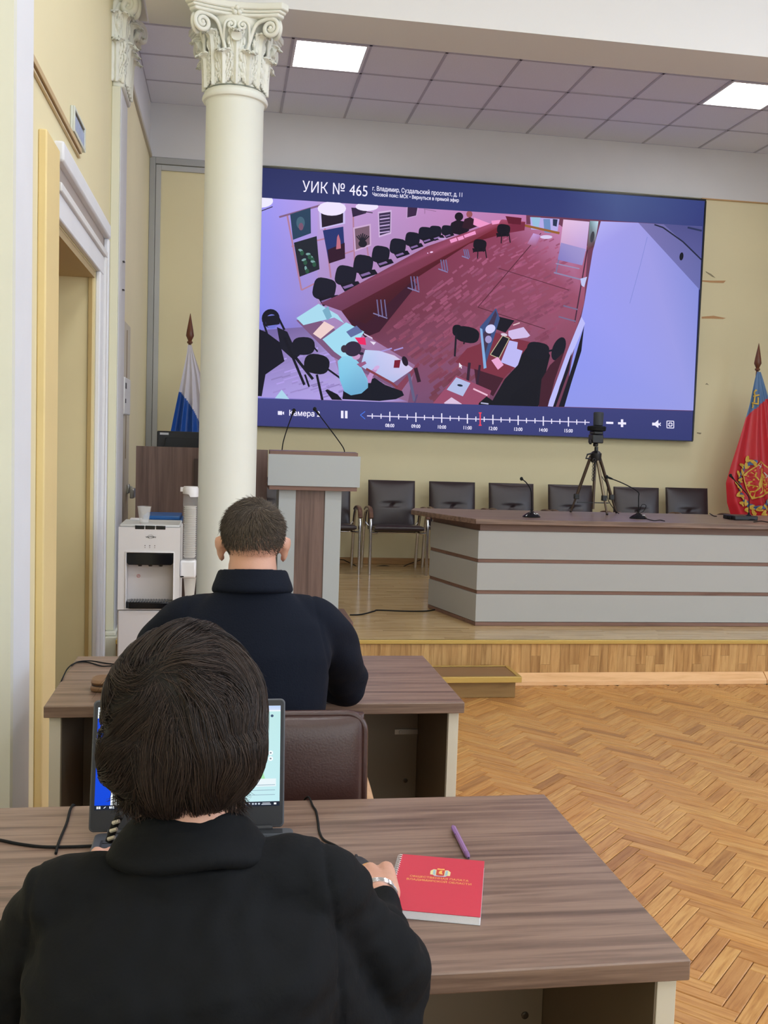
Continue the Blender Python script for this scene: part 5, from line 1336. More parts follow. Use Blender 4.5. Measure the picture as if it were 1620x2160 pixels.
for s in (-1, 1):
    nbp([(em_x+s*.045, em_y-.055), (em_x+s*.115, em_y-.05), (em_x+s*.118, em_y+.02), (em_x+s*.085, em_y+.055), (em_x+s*.05, em_y+.05)][::s], mat('crest_straw', (214, 204, 150), .5), 1, 'crest_wreath')
    nbp([(em_x+s*.055, em_y-.045), (em_x+s*.085, em_y-.045), (em_x+s*.085, em_y+.04), (em_x+s*.06, em_y+.04)][::s], mat('crest_blue', (150, 176, 190), .5), 2, 'crest_ribbon')
nbp([(em_x-.048, em_y+.05), (em_x-.048, em_y-.04), (em_x, em_y-.065), (em_x+.048, em_y-.04), (em_x+.048, em_y+.05)], mat('crest_red', (190, 66, 50), .5), 3, 'crest_shield')
nbp([(em_x-.04, em_y+.075), (em_x-.045, em_y+.05), (em_x+.045, em_y+.05), (em_x+.04, em_y+.075), (em_x, em_y+.07)], M_goldp, 4, 'crest_crown')
nbp([(em_x-.02, em_y-.02), (em_x-.012, em_y+.03), (em_x+.02, em_y+.04), (em_x+.016, em_y+.005), (em_x+.03, em_y-.035), (em_x, em_y-.03)], M_goldp, 5, 'crest_lion')
nbp([(em_x-.085, em_y-.055), (em_x-.06, em_y-.078), (em_x+.06, em_y-.078), (em_x+.085, em_y-.055), (em_x, em_y-.067)], mat('crest_silver', (176, 168, 196), .5), 5, 'crest_scroll')
# ---- pen
pa = atz(956, 1743, .757); pb = atz(989, 1809, .757); pa.z = pb.z = D+.0052
pen = thing('pen', 'purple ballpoint pen lying above the red notebook', 'pen', tuple((pa+pb)/2))
M_pen = mat('lilac_plastic', (142, 104, 158), .35)
d_ = (pb-pa).normalized()
MB().tube([pa, pa+d_*.004, pa+d_*.075, pb-d_*.022], [.0035, .0048, .0048, .0050], 8).build('barrel', M_pen, pen, smooth=.5)
MB().tube([pb-d_*.0215, pb-d_*.012, pb-d_*.002], [.0051, .0047, .0022], 10).build('grip', mat('lilac_dark', (124, 88, 140), .5), pen, smooth=.8)
MB().tube([pb-d_*.002, pb], [.0014, .0004], 8).build('tip', M_black, pen)
sd_ = Vector((-d_.y, d_.x, 0))*-1
MB().tube([pa+d_*.008+sd_*.004+Vector((0,0,.003)), pa+d_*.02+sd_*.0055+Vector((0,0,.004)), pa+d_*.042+sd_*.0045+Vector((0,0,.003))], [.002, .0022, .0014], 6).build('clip', MATS['lilac_dark'], pen, smooth=1)
MB().tube([pa-d_*.005, pa], [.0022, .0022], 8).build('push_button', MATS['lilac_dark'], pen)
# ---- mouse and cables
ms = thing('computer_mouse', 'dark computer mouse under the hand of the woman', 'mouse', (.240, 1.65, .75))
mb = MB(); mb.ball((.240, 1.650, D), (.027, .048, .024), 20); mb.v = [(v[0], v[1], max(v[2], D)) for v in mb.v]
mb.build('shell', M_lapd, ms, smooth=1.4)
MB().box(.2375, .2425, 1.668, 1.680, D+.014, D+.022).build('wheel', M_black, ms, .001)
z = D+.0024
cable('mouse_cable', 'black mouse cable curving over the far edge of the front desk', [atz(640, 1676, z)+Vector((-.0,.03,-.03)), atz(650, 1681, z), atz(660, 1700, z), atz(667, 1712, z), atz(671, 1735, z), atz(674, 1755, z), atz(684, 1772, z), Vector((.215, 1.76, D+.003)), Vector((.232, 1.70, D+.008))], .0023)
cable('charger_cable', 'black cable running down over the front desk beside the laptop', [atz(158, 1692, z)+Vector((0,.03,-.03)), atz(155, 1698, z), atz(148, 1708, z), atz(141, 1735, z), atz(128, 1766, z), atz(121, 1786, z), atz(118, 1800, z)], .0027)
cable('power_cable', 'black cable lying across the desk to the side of the laptop', [atz(-60, 1762, z), atz(0, 1772, z), atz(40, 1780, z), atz(90, 1786, z), atz(150, 1786, z), atz(200, 1784, z)], .0027)
cable('desk_edge_cable', 'pair of thin black cables on the rear desk beside the brown case', [atz(128, 1440, z)+Vector((-.012,0,-.03)), atz(131, 1433, z), atz(143, 1410, z), atz(160, 1398, z), atz(185, 1397, z), atz(215, 1405, z), atz(240, 1404, z)], .0022)
cable('desk_edge_cable', 'thin black cable following the upper one on the rear desk', [atz(150, 1404, z), atz(165, 1396, z+.005), atz(190, 1394, z+.004), atz(216, 1398, z), atz(240, 1401, z)], .0022)
# ---- brown case and paper
pc = thing('glasses_case', 'brown leather case lying on the rear desk partly behind the woman', 'case', (-.30, 2.9, .75))
e0 = atz(187, 1462, .752)
M_case = mat('tan_leather', (122, 90, 62), .5, bump=.3, bscale=200, var=.06)
MB().prism([(e0.x+.085+x, e0.y+.05+y) for x, y in rr(.085, .045, .03)], D, D+.017).build('lower_half', M_case, pc, .006)
MB().prism([(e0.x+.085+x, e0.y+.05+y) for x, y in rr(.084, .044, .03)], D+.0185, D+.034).build('upper_half', M_case, pc, .010)
MB().prism([(e0.x+.085+x, e0.y+.05+y) for x, y in rr(.082, .042, .03)], D+.016, D+.0195).build('zip_seam', mat('case_seam', (60, 44, 34), .6), pc)
pr = thing('paper_sheet', 'white paper sheet under the forearm of the man', 'paper', (.29, 2.85, .75))
MB().box(.15, .325, 2.765, 2.99, D-.0004, D+.0002).build('sheet', mat('white_paper', (214, 218, 236), .6), pr)
# ================================================================ PEOPLE
M_skin = mat('skin', (200, 152, 132), .5, bump=.15, bscale=300, var=.05, vscale=14)
M_skin.node_tree.nodes['Principled BSDF'].inputs['Subsurface Weight'].default_value = .12
M_skin.node_tree.nodes['Principled BSDF'].inputs['Subsurface Radius'].default_value = (.01, .004, .002)
def capsule(mb, pts, rs, seg=18, n=5, flat=None):
    """tapering limb with round ends through pts"""
    P = [Vector(p) for p in pts]
    # densify
    Q = smoothpath(P, n); R = []
    for i in range(len(P)-1):
        for k in range(n): R.append(rs[i] + (rs[i+1]-rs[i])*k/n)
    R.append(rs[-1])
    mb.tube(Q, R, seg, flat=flat); mb.ball(Q[0], R[0]*.99, 14); mb.ball(Q[-1], R[-1]*.99, 14)
def rings(mb, rows, seg=28, p=2.3):
    """torso: rows of (centre, half width, half depth, tilt about x)"""
    vs = []; n = len(rows)
    for c, w, d, tilt in rows:
        M = Matrix.Rotation(tilt, 3, 'X')
        for j in range(seg):
            a = 2*PI*j/seg; ca, sa = math.cos(a), math.sin(a)
            v = Vector((w*math.copysign(abs(ca)**(2/p), ca), d*math.copysign(abs(sa)**(2/p), sa), 0))
            vs.append(Vector(c) + M @ v)
    fs = [(i*seg+j, i*seg+(j+1) % seg, (i+1)*seg+(j+1) % seg, (i+1)*seg+j) for i in range(n-1) for j in range(seg)]
    fs.append(tuple(range(seg))[::-1]); fs.append(tuple((n-1)*seg+j for j in range(seg)))
    mb.add(vs, fs)
def fuse(mb, name, m, parent, voxel=.006, smooth=6, disp=None, fn=None):
    """join overlapping solids into one continuous skin"""
    o = mb.build('tmp_solid', m, None)
    r = o.modifiers.new('r', 'REMESH'); r.mode = 'VOXEL'; r.voxel_size = voxel; r.use_smooth_shade = True
    s = o.modifiers.new('s', 'SMOOTH'); s.iterations = smooth; s.factor = .5
    bpy.context.view_layer.update()
    ev = o.evaluated_get(bpy.context.evaluated_depsgraph_get())
    me = bpy.data.meshes.new_from_object(ev)
    bpy.data.objects.remove(o)
    org = ORG.get(parent, Vector((0, 0, 0)))
    n = len(me.vertices); co = np.empty(n*3); me.vertices.foreach_get('co', co); co = co.reshape(-1, 3)
    no = np.empty(n*3); me.vertices.foreach_get('normal', no); no = no.reshape(-1, 3)
    if fn is not None: co = fn(co, no)
    co -= np.array(org); me.vertices.foreach_set('co', co.ravel()); me.update()
    me.polygons.foreach_set('use_smooth', [True]*len(me.polygons)); me.name = name
    me.materials.clear(); me.materials.append(m)
    o = bpy.data.objects.new(name, me); COL.objects.link(o); o.parent = parent; return o
def head(mb, c, s, yaw, pitch, ears=True, ear_out=1.0, neck_to=None, neck_r=.056):
    """s = head half height; face towards +y before yaw"""
    M = Matrix.Rotation(yaw, 3, 'Z') @ Matrix.Rotation(pitch, 3, 'X'); c = Vector(c); k = s/.115
    def B(p, r): mb.ball(c + M @ (Vector(p)*k), tuple(x*k for x in r), 22, M)
    B((0, -.012, .028), (.076, .094, .084)); B((0, .028, -.03), (.060, .066, .072)); B((0, .060, -.082), (.030, .028, .028)); B((0, .02, -.07), (.050, .056, .040))
    B((0, .088, .022), (.046, .018, .014)); B((0, .094, -.022), (.012, .020, .026)); B((0, .104, -.034), (.014, .014, .011))
    B((.038, .068, -.022), (.022, .022, .020)); B((-.038, .068, -.022), (.022, .022, .020))
    B((0, .086, -.060), (.024, .012, .006)); B((0, .084, -.070), (.021, .012, .007))
    if ears:
        for sg in (-1, 1):
            e = Matrix.Rotation(sg*-.45*ear_out, 3, 'Z')
            mb.ball(c + M @ (Vector((sg*.081, -.004, -.010))*k), tuple(x*k for x in (.0075, .019, .032)), 16, M @ e)
            mb.ball(c + M @ (Vector((sg*.086, -.010, .003))*k), tuple(x*k for x in (.0065, .021, .020)), 16, M @ e)
            mb.ball(c + M @ (Vector((sg*.078, .002, -.036))*k), tuple(x*k for x in (.007, .010, .012)), 12, M @ e)
    if neck_to is not None: capsule(mb, [c + M @ (Vector((0, -.018, -.045))*k), neck_to], [neck_r, neck_r*1.08], 20)
    return M, k
def eyes(parent, c, M, k):
    for sg in (-1, 1): MB().ball(Vector(c) + M @ (Vector((sg*.031, .076, .004))*k), .0115*k, 14).build('eye', mat('eye_white', (226, 224, 220), .2), parent, smooth=2)
def hand(mb, wrist, d, up, L=.17, side=1, curl=(.5, .6, .6, .55), spread=.12, thumb=.6):
    """palm and five fingers; d = direction of the hand, up = back of the hand; side=+1 puts the thumb on the -sidevector"""
    d = Vector(d).normalized(); up = (Vector(up) - d*Vector(up).dot(d)).normalized(); q_ = L/.168; sv = d.cross(up)*side*q_   # towards little finger
    w = Vector(wrist); P = L*.5
    for f in (-.5, -.17, .17, .5):
        capsule(mb, [w + sv*.020*f*1.6, w + d*P*.5 + sv*.052*f, w + d*P + sv*.074*f], [.017*q_, .0155*q_, .0125*q_], 12, 3)
    root = [];
    for i, (f, ln) in enumerate(zip((-.5, -.17, .17, .5), (.92, 1.0, .94, .76))):
        a = -f*spread*-1; dd = (d + sv*a*2).normalized(); cu = curl[i]
        p0 = w + d*P*.93 + sv*.076*f; seg = L*.5*ln
        pts = [p0]; ang = cu*.35; q = p0
        for s_, rr_ in ((.45, 0), (.30, 0), (.25, 0)):
            q = q + (dd*math.cos(ang) - up*math.sin(ang))*seg*s_; pts.append(q); ang += cu*.75
        capsule(mb, pts, [x_*q_ for x_ in (.0108, .0098, .0088, .0072)], 12, 3); root.append(pts)
    t0 = w + d*P*.22 - sv*.026; t1 = t0 + (d*.55 - sv*.75 - up*.25).normalized()*L*.26; t2 = t1 + (d*.9 - sv*.3*thumb - up*.3).normalized()*L*.2
    capsule(mb, [t0, t1, t2], [x_*q_ for x_ in (.0155, .0125, .0095)], 12, 3)
    return root

# ---------------------------------------------------------------- hair strands
def strand_mesh(name, m, parent, strands, r0=.0007, tip=.25, capn=3):
    """strands: list of arrays of points"""
    V = []; F = []; n0 = 0
    for pts in strands:
        n = len(pts); t = np.gradient(pts, axis=0); t /= np.linalg.norm(t, axis=1)[:, None]+1e-9
        ref = np.array([.3, .9, .2]); a = np.cross(t, ref); a /= np.linalg.norm(a, axis=1)[:, None]+1e-9; b = np.cross(t, a)
        r = (r0*(1-(1-tip)*np.linspace(0, 1, n)**2))[:, None]
        for k in range(capn):
            th = 2*PI*k/capn; V.append(pts + r*(a*math.cos(th)+b*math.sin(th)))
        idx = n0 + np.arange(n-1)
        for k in range(capn):
            k2 = (k+1) % capn
            F.append(np.stack([idx+k*n, idx+k2*n, idx+k2*n+1, idx+k*n+1], 1))
        n0 += n*capn
    V = np.concatenate(V); F = np.concatenate(F)
    V -= np.array(ORG.get(parent, Vector((0, 0, 0))))
    me = bpy.data.meshes.new(name); me.vertices.add(len(V)); me.vertices.foreach_set('co', V.ravel())
    me.loops.add(F.size); me.loops.foreach_set('vertex_index', F.ravel().astype(np.int32))
    me.polygons.add(len(F)); me.polygons.foreach_set('loop_start', np.arange(0, F.size, 4, dtype=np.int32))
    me.update(calc_edges=True); me.polygons.foreach_set('use_smooth', [True]*len(F)); me.materials.append(m)
    o = bpy.data.objects.new(name, me); COL.objects.link(o); o.parent = parent; o['kind'] = 'stuff'; return o
def hair_mat(name, c0, c1, rough=.45):
    m = bpy.data.materials.new(name); m.use_nodes = True; nt = m.node_tree; b = nt.nodes['Principled BSDF']
    g = nt.nodes.new('ShaderNodeNewGeometry'); cr = nt.nodes.new('ShaderNodeValToRGB')
    cr.color_ramp.elements[0].color = (*lin(c0), 1); cr.color_ramp.elements[1].color = (*lin(c1), 1); cr.color_ramp.elements[0].position = .15
    nt.links.new(g.outputs['Random Per Island'], cr.inputs[0]); nt.links.new(cr.outputs[0], b.inputs['Base Color'])
    b.inputs['Roughness'].default_value = rough; b.inputs['Specular IOR Level'].default_value = .35; MATS[name] = m; return m

# ================================================================ WOMAN in the black jacket
wom = thing('person', 'dark haired person in a black jacket sitting at the laptop, one hand on the mouse', 'person', (-.035, 1.08, .45))
hc = Vector(((at(386, 1500, 1.17)).x, 1.185, at(386, 1500, 1.17).z - .012))
C7 = Vector((-.034, 1.125, 1.035))
elR = Vector((.226, 1.215, .812)); wrR = Vector((.250, 1.495, .786)); shR = Vector((.104, 1.15, .962))
elL = Vector((-.255, 1.235, .79)); wrL = Vector((-.175, 1.60, .792)); shL = Vector((-.170, 1.15, .948))
b = MB()
MH, KH = head(b, hc, .112, .05, .16, True, 1.0, C7 + Vector((0, .022, -.01)), .056)
def torso(mb, g):
    rings(mb, [((-.035, 1.06, .46), .165+g, .12+g, 0), ((-.035, 1.055, .56), .165+g, .115+g, 0), ((-.035, 1.06, .68), .145+g, .105+g, -.05), ((-.036, 1.08, .80), .155+g, .108+g, -.1),
               ((-.036, 1.105, .90), .165+g, .105+g, -.15), ((-.036, 1.125, .945), .150+g, .080+g, -.2), ((-.035, 1.13, .975), .105+g, .052+g, -.25), ((-.035, 1.13, 1.005), .066+g, .048+g, -.3)])
torso(b, -.022)
for sh, el, wr in ((shR, elR, wrR), (shL, elL, wrL)):
    capsule(b, [sh, sh.lerp(el, .5), sh.lerp(el, .97)], [.034, .030, .026], 16); capsule(b, [sh.lerp(el, .97), el.lerp(wr, .5), wr], [.026, .026, .024], 16)
for s in (-1, 1): capsule(b, [(-.035+s*.09, 1.06, .50), (-.035+s*.12, 1.46, .53), (-.035+s*.12, 1.50, .09)], [.075, .058, .042], 18); capsule(b, [(-.035+s*.12, 1.48, .05), (-.035+s*.13, 1.66, .035)], [.035, .028], 12)
fR = hand(b, wrR, (-.13, 1, -.05), (0, .1, 1), .192, 1, (.75, .7, .75, .8), .10)
fL = hand(b, wrL, (.10, 1, -.05), (0, .1, 1), .16, -1, (.7, .7, .7, .7), .12)
fuse(b, 'body', M_skin, wom, .0042, 3)
eyes(wom, hc, MH, KH)
# jacket
M_jack = mat('black_jersey', (11, 13, 17), .85, bump=.25, bscale=160, spec=.2)
j = MB(); torso(j, .010)
for s, sh, el, wr in ((1, shR, elR, wrR), (-1, shL, elL, wrL)):
    capsule(j, [Vector((-.035+s*.05, 1.12, .965)), sh + Vector((0, 0, .01)), sh.lerp(el, .5) + Vector((s*.004, 0, .006)), el, el.lerp(wr, .5)-Vector((s*.006, 0, .004)), wr - (wr-el).normalized()*.058], [.050, .053, .050, .049, .037, .031], 22, 6)
    if s > 0:
        capsule(j, [(.085, 1.12, .90), (.155, 1.155, .76)], [.06, .065], 18); j.ball(el + Vector((-.020, -.02, -.045)), (.058, .055, .055), 18)
    j.ball(sh + Vector((s*.004, 0, .010)), (.056, .058, .050), 18); j.ball(el, (.054, .056, .056), 18)
    capsule(j, [sh + Vector((-s*.02, .01, .036)), sh + Vector((s*.02, .01, .024))], [.022, .026], 14)
def folds(co, no):
    out = co.copy()
    x, y, z = co[:, 0], co[:, 1], co[:, 2]
    d = np.zeros(len(co))
    wgt = np.clip((x+.15)/.25, 0, 1)
    d += .0060*np.sin((z*38 + x*-22 + .6*np.sin(x*25)))*wgt*np.exp(-((z-.96)/.06)**2)
    d += .0030*np.sin((z*26 + x*14)+1.3)*np.exp(-((z-.88)/.10)**2)
    arm = np.clip((x-.15)/.05, 0, 1)
    d += .0030*np.sin(y*62 + z*-30 + 1.5*np.sin(z*20))*arm
    for i in range(0, len(co), 1):
        p = co[i]; d[i] += .004*(noise.noise(Vector((p[0]*14, p[1]*14, p[2]*9)))) + .004*noise.noise(Vector((p[0]*30+p[2]*20, 3, p[2]*45-p[0]*20)))
    # shoulder seam on the right-hand side: a fine groove
    sx = .128 + .10*(1.0-z)
    d -= .0035*np.exp(-((x-sx)/.0035)**2)*((z > .70)*(y < 1.2))
    sx2 = -.205 - .10*(1.0-z); d -= .003*np.exp(-((x-sx2)/.0035)**2)*((z > .70)*(y < 1.2))
    return out + no*d[:, None]
fuse(j, 'jacket', M_jack, wom, .0055, 7, fn=folds)
c_ = MB()
# stand-up collar lying round the nape
cr0 = Vector((-.036, 1.135, 1.018))
for k, (rx, ry, z_, rr_) in enumerate(((.086, .067, 1.010, .011), (.079, .062, 1.020, .011), (.072, .058, 1.030, .010), (.067, .054, 1.039, .008), (.063, .052, 1.047, .006))):
    c_.tube([(cr0.x+rx*math.cos(a)*(1+.05*math.sin(3*a+1)), cr0.y+.004*k+ry*math.sin(a)+.006, z_-.020*math.sin(a)+.003*math.sin(4*a+k)) for a in np.linspace(0, 2*PI, 40)[:-1]], rr_, 10, closed=True)
fuse(c_, 'collar', M_jack, wom, .0038, 6)
sc = MB()
for k in range(3):
    a = at(232+5*k, 1768-17*k, 1.21)
    sc.tube([a + Vector((-.002, -.003, 0)), a + Vector((.006, -.006, .0035))], .0024, 6)
sc.build('collar_stripe', mat('knit_white', (214, 206, 196), .8), wom, smooth=1)
MB().tube([at(230, 1775, 1.213), at(243, 1738, 1.213), at(252, 1722, 1.213)], .0048, 10).build('striped_undershirt', M_blackm, wom, smooth=1)
tr1 = MB()
for s in (-1, 1): capsule(tr1, [(-.035+s*.09, 1.04, .515), (-.035+s*.12, 1.46, .545), (-.035+s*.12, 1.50, .10)], [.088, .070, .056], 18)
fuse(tr1, 'trousers', M_blackm, wom, .012, 3)
for s in (-1, 1): MB().ball((-.035+s*.125, 1.60, .045), (.045, .12, .045), 18).build('shoe', M_black, wom, smooth=2)
# ring and bracelet
rp = fR[2]; d0 = (rp[1]-rp[0]).normalized(); pr_ = rp[0].lerp(rp[1], .45); e1 = d0.orthogonal().normalized(); e2 = d0.cross(e1)
MB().tube([pr_ + (e1*math.cos(a)+e2*math.sin(a))*.0126 for a in np.linspace(0, 2*PI, 20)[:-1]], .0014, 6, closed=True).build('gold_ring', mat('gold', (226, 182, 96), .25, metal=1), wom, smooth=1)
d0 = (wrR-elR).normalized(); e1 = Vector((1, 0, 0)); e2 = d0.cross(e1); mb = MB()
for o_ in (-.006, .0, .006): mb.tube([wrR + d0*(-.004+o_) + e1*math.cos(a)*.030 + e2*math.sin(a)*.024 for a in np.linspace(0, 2*PI, 26)[:-1]], .0024, 6, closed=True)
mb.build('silver_bracelet', M_chrome, wom, smooth=1)
# hair
M_hair = hair_mat('dark_brown_hair', (32, 25, 23), (70, 55, 48), .5)
M_hbase = mat('hair_under', (24, 19, 18), .75, bump=.6, bscale=90)
HC = Vector((hc.x+.002, 1.165, hc.z + .001)); RX, RY, RZ = .0945, .100, .112
def hsurf(d):
    """radius of the hair mass in unit direction d (array n,3): fuller at the sides and nape than on top"""
    x, y, z = np.abs(d[:, 0]), np.abs(d[:, 1]), np.abs(d[:, 2])
    p = np.where(d[:, 2] < 0, 2.75, 2.08)
    rz = np.where(d[:, 2] < 0, .097, RZ)
    r = ((x/RX)**p+(y/RY)**p+(z/rz)**p)**(-1/p)
    r = r*(1 + .03*np.exp(-((d[:, 0]+.12)/.3)**2)*np.clip(d[:, 2], 0, 1))
    r = r*(1 + .024*np.sin(5*d[:, 0]+3*d[:, 2]+1.0)*np.cos(4*d[:, 2]-2*d[:, 0]))
    return r
hb = MB(); hb.ball((0, 0, 0), 1, 40)
vs = np.array(hb.v); dn = vs/np.linalg.norm(vs, axis=1)[:, None]; rr_ = hsurf(dn)*.955
hb.v = [tuple(Vector(p)+HC) for p in dn*rr_[:, None]]
keep = []
for f in hb.f:
    c = sum((Vector(hb.v[i]) for i in f), Vector())/len(f) - HC
    dd = c.normalized()
    if dd.y > .50 and dd.z < .45: continue          # face stays free
    if dd.z < -.90: continue
    if abs(dd.x) > .7 and dd.y > .1 and dd.z < -.1: continue
    keep.append(f)
hb.f = keep; hb.m = [0]*len(keep)
hb.build('hair', M_hbase, wom, smooth=2)
rs = np.random.RandomState(5)
def woman_hair():
    crown = np.array([-.30, -.62, .72]); crown /= np.linalg.norm(crown)
    nc = 420; clumps = rs.normal(size=(nc, 3)); clumps /= np.linalg.norm(clumps, axis=1)[:, None]
    lift = rs.uniform(-1, 1, nc); strands = []; H = np.array(HC)
    def flow(cur):
        away = cur - crown; away -= cur*np.dot(away, cur); away /= np.linalg.norm(away)+1e-6
        sw = np.cross(away, cur)
        down = np.array([0, 0, -1.0]); down -= cur*np.dot(down, cur); down /= np.linalg.norm(down)+1e-6
        h = min(1, max(0, .35-cur[2]))
        q = noise.noise(Vector((cur[0]*2.6+3, cur[1]*2.6, cur[2]*2.2)))
        ang = .55*math.sin(cur[0]*3.2+1.2) + 1.1*q
        g = away*(1-.65*h) + sw*(.75*(1-h*.6)) + down*h*.9
        g = g/np.linalg.norm(g); t = np.cross(cur, g)
        g = g*math.cos(ang) + t*math.sin(ang)
        g += np.array([-cur[0]*.35, -.1, 0])*max(0, -cur[2]-.3)
        g -= cur*np.dot(g, cur); return g/(np.linalg.norm(g)+1e-6)
    # the centre line of every lock, then strands bundled round it
    for k in range(nc):
        c = clumps[k]
        if c[1] > .5 and c[2] < .4: continue
        if c[2] < -.84: continue
        if abs(c[0]) > .66 and c[1] > .10 and c[2] < .05: continue
        n = rs.randint(9, 13); cur = c.copy(); path = []
        for i in range(n):
            path.append(cur.copy()); cur = cur + flow(cur)*.085; cur /= np.linalg.norm(cur)
            if cur[2] < -.90 or (cur[1] > .45 and cur[2] < .3) or (abs(cur[0]) > .7 and cur[1] > .12 and cur[2] < 0): break
        if len(path) < 4: continue
        path = np.array(path); n = len(path); w0 = rs.uniform(.10, .17)
        for m in range(46):
            off = rs.normal(size=3)*w0*.55; pts = []; base = rs.uniform(.965, 1.0)
            s0 = rs.randint(0, max(1, n-4)) if rs.rand() < .4 else 0
            for i in range(s0, n):
                t = i/(n-1); d = path[i] + off*(1-.72*t); rr = d - path[i]*np.dot(d, path[i])
                dome = .030*max(0, 1-(np.linalg.norm(rr)/(w0+1e-6))**2)
                d = d/np.linalg.norm(d); r = hsurf(d[None])[0]*(base + dome + .022*lift[k]*math.sin(PI*t) + .010*t)
                pts.append(H + d*r)
            if len(pts) >= 3: strands.append(np.array(pts))
    # plain undercoat following the same flow
    while len(strands) < 17500:
        d = rs.normal(size=3); d /= np.linalg.norm(d)
        if (d[1] > .5 and d[2] < .4) or d[2] < -.84 or (abs(d[0]) > .66 and d[1] > .10 and d[2] < .05): continue
        cur = d; pts = []; base = rs.uniform(.955, .985)
        for i in range(7):
            pts.append(H + cur*hsurf(cur[None])[0]*base); cur = cur + flow(cur)*.075; cur /= np.linalg.norm(cur)
            if cur[2] < -.88: break
        if len(pts) >= 3: strands.append(np.array(pts))
    for _ in range(220):      # wisps that stand off the crown
        d = rs.normal(size=3); d[2] = abs(d[2])*.9; d /= np.linalg.norm(d)
        if d[1] > .3 or abs(d[0]) > .75: continue
        t = np.cross(d, rs.normal(size=3)); t /= np.linalg.norm(t); r = hsurf(d[None])[0]
        strands.append(np.array([H + (d*r*(.985+.006*i*i*.3) + t*.008*i + np.array([0, 0, -.0006*i*i])) for i in range(6)]))
    return strands
strand_mesh('hair_locks', M_hair, wom, woman_hair(), .00034)
# a few curled locks over the collar
lk = []
for k in range(2600):
    a = rs.uniform(-1.25, 1.1); x = HC.x + .074*math.sin(a) + rs.normal()*.004; y = HC.y - .066*math.cos(a)+.004; z = HC.z - .062 + rs.normal()*.008
    s = rs.uniform(-1, 1)*.008 + .014*math.sin(int(a*5)*2.1)
    lk.append(np.array([(x + s*t*t, y + .012*t - .004*math.sin(t*PI)*1.2, z - .034*t*(1+.25*math.sin(int(a*6)*1.7)) + .004*t**3) for t in np.linspace(0, 1, 6)]))
strand_mesh('nape_locks', M_hair, wom, lk, .0005)

# ================================================================ MAN in navy
man = thing('person', 'short haired person in a navy jumper seen from behind leaning on the rear desk', 'person', (.07, 2.42, .45))
YM = 2.50
mhc = Vector((at(534, 1140, YM).x, YM+.01, at(534, 1140, YM).z - .010))
mC7 = Vector((.070, 2.44, 1.105))
msR, msL = Vector((.232, 2.47, 1.015)), Vector((-.092, 2.47, 1.015))
meR, meL = Vector((.345, 2.715, .812)), Vector((-.205, 2.715, .812)); mwR, mwL = Vector((.15, 2.93, .80)), Vector((-.01, 2.95, .80))
b = MB(); MHm, KHm = head(b, mhc, .114, 0, .12, True, 1.15, mC7 + Vector((0, .005, -.02)), .060)
# heavier nape
capsule(b, [mhc + Vector((0, -.032, -.035)), mC7 + Vector((0, .0, .0))], [.058, .060], 20)
def mtorso(mb, g, back=0):
    rings(mb, [((.07, 2.42, .46), .185+g, .14+g, 0), ((.07, 2.41, .58), .185+g, .14+g, 0), ((.07, 2.42, .72), .178+g, .135+g, -.05), ((.07, 2.43, .86), .182+g, .13+g, -.1),
               ((.07, 2.445, .96), .195+g, .125+g, -.15), ((.07, 2.455, 1.03), .18+g, .105+g, -.2), ((.07, 2.455, 1.085), .125+g, .078+g, -.25), ((.07, 2.452, 1.118), .078+g, .066+g, -.3)])
mtorso(b, -.012)
for sh, el, wr in ((msR, meR, mwR), (msL, meL, mwL)):
    capsule(b, [sh, sh.lerp(el, .5), sh.lerp(el, .97)], [.040, .036, .030], 16); capsule(b, [sh.lerp(el, .97), el.lerp(wr, .5), wr], [.030, .030, .028], 16)
for s in (-1, 1): capsule(b, [(.07+s*.1, 2.44, .51), (.07+s*.13, 2.88, .53), (.07+s*.13, 2.92, .1)], [.085, .066, .048], 18); capsule(b, [(.07+s*.13, 2.90, .055), (.07+s*.14, 3.10, .04)], [.038, .032], 12)
hand(b, mwR, (-.5, .85, -.05), (0, 0, 1), .185, 1, (.5, .5, .5, .5)); hand(b, mwL, (.5, .85, -.05), (0, 0, 1), .185, -1, (.5, .5, .5, .5))
fuse(b, 'body', M_skin, man, .0055, 3)
eyes(man, mhc, MHm, KHm)
M_navy = mat('navy_knit', (11, 17, 31), .9, bump=.4, bscale=240, spec=.2)
j = MB(); mtorso(j, .010)
for s, sh, el, wr in ((1, msR, meR, mwR), (-1, msL, meL, mwL)):
    capsule(j, [Vector((.07+s*.06, 2.45, 1.06)), sh + Vector((-s*.01, 0, .022)), sh.lerp(el, .35)+Vector((s*.018, 0, .012)), sh.lerp(el, .7)+Vector((s*.010, 0, .010)), el, el.lerp(wr, .55), wr-(wr-el).normalized()*.02], [.052, .066, .066, .062, .056, .048, .038], 24, 6)
    j.ball(el + Vector((s*.004, -.004, .012)), (.058, .058, .060), 16)
def mfolds(co, no):
    x, y, z = co[:, 0], co[:, 1], co[:, 2]; d = np.zeros(len(co))
    for i in range(len(co)):
        p = co[i]; d[i] += .006*(noise.noise(Vector((p[0]*8, p[1]*8, p[2]*6))))
    arm = np.clip((np.abs(x-.07)-.2)/.05, 0, 1)
    d += .003*np.sin(z*70+y*30)*arm
    d += .004*np.sin(z*60+np.abs(x-.07)*-40)*np.exp(-((z-.80)/.05)**2)
    sx = .165 + .05*(1.05-z)/.2
    for s in (-1, 1): d -= .003*np.exp(-((s*(x-.07)-sx)/.004)**2)*((z > .84)*(y < 2.52))
    return co + no*d[:, None]
fuse(j, 'jumper', M_navy, man, .0075, 7, fn=mfolds)
c_ = MB()
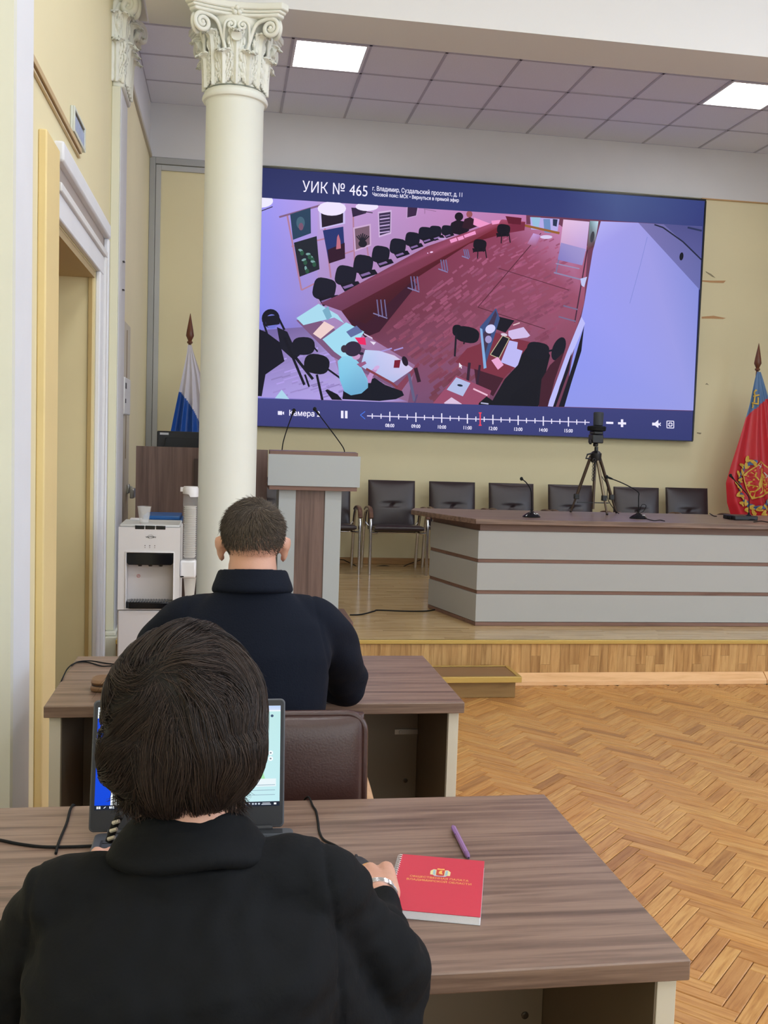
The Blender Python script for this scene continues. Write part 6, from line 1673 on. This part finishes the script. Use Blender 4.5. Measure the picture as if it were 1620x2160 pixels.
for k, (rx, ry, z_, rr_) in enumerate(((.090, .086, 1.122, .011), (.087, .084, 1.132, .011), (.084, .082, 1.142, .010), (.081, .080, 1.152, .0095), (.079, .078, 1.161, .008))):
    c_.tube([(.071+rx*math.cos(a), 2.452+.003*k+ry*math.sin(a), z_-.013*math.sin(a)) for a in np.linspace(0, 2*PI, 44)[:-1]], rr_, 10, closed=True)
fuse(c_, 'collar', M_navy, man, .0045, 5)
tr1 = MB()
for s in (-1, 1): capsule(tr1, [(.07+s*.1, 2.42, .52), (.07+s*.13, 2.88, .545), (.07+s*.13, 2.92, .10)], [.098, .078, .062], 18)
fuse(tr1, 'trousers', mat('dark_trousers', (34, 36, 44), .8), man, .013, 3)
for s in (-1, 1): MB().ball((.07+s*.135, 3.04, .048), (.048, .14, .048), 18).build('shoe', M_black, man, smooth=2)
M_hair2 = hair_mat('short_brown_hair', (60, 52, 47), (112, 99, 86), .55)
M_hb2 = mat('short_hair_under', (74, 64, 57), .8, bump=.6, bscale=200, var=.15, vscale=60)
HM = mhc + Vector((0, -.011*KHm, .030*KHm)); RM = (.0765*KHm, .0965*KHm, .0855*KHm)
hb = MB(); hb.ball(HM, RM, 44)
keep = []
def hairline(dd):
    """True where short hair grows"""
    if dd.z < -.74 + .10*math.cos(dd.x*6): return False
    if dd.y > .55 and dd.z < .55: return False
    if abs(dd.x) > .70 and dd.y > -.22 and dd.z < -.20: return False
    return True
for f in hb.f:
    c = sum((Vector(hb.v[i]) for i in f), Vector())/len(f) - HM
    dd = Vector((c.x/RM[0], c.y/RM[1], c.z/RM[2])).normalized()
    if hairline(dd) and dd.z > -.60: keep.append(f)
hb.f = keep; hb.m = [0]*len(keep); hb.build('hair', M_hb2, man, smooth=2)
st_l = []; crown = np.array([.25, -.55, .80]); crown /= np.linalg.norm(crown); rs = np.random.RandomState(9)
while len(st_l) < 15000:
    d = rs.normal(size=3); d /= np.linalg.norm(d)
    dv = Vector(d)
    if not hairline(dv): continue
    if d[2] < -.52 and rs.rand() > (d[2]+.80)/.28*1.0: continue
    p = np.array(HM) + d*np.array(RM)
    away = d - crown; away -= d*np.dot(away, d); away /= np.linalg.norm(away)+1e-6; sw = np.cross(d, away)
    g = away*.8 + sw*.55 + rs.normal(size=3)*.22 + np.array([0, 0, -.3])
    L = .015 if d[2] > .2 else (.010 if d[2] > -.3 else .005)
    L *= rs.uniform(.7, 1.2)
    st_l.append(np.array([p + (g*t + d*(.42*t*(1-.35*t)+.06))*L for t in (0, .5, 1.0)]))
strand_mesh('short_hair', M_hair2, man, st_l, .00055)
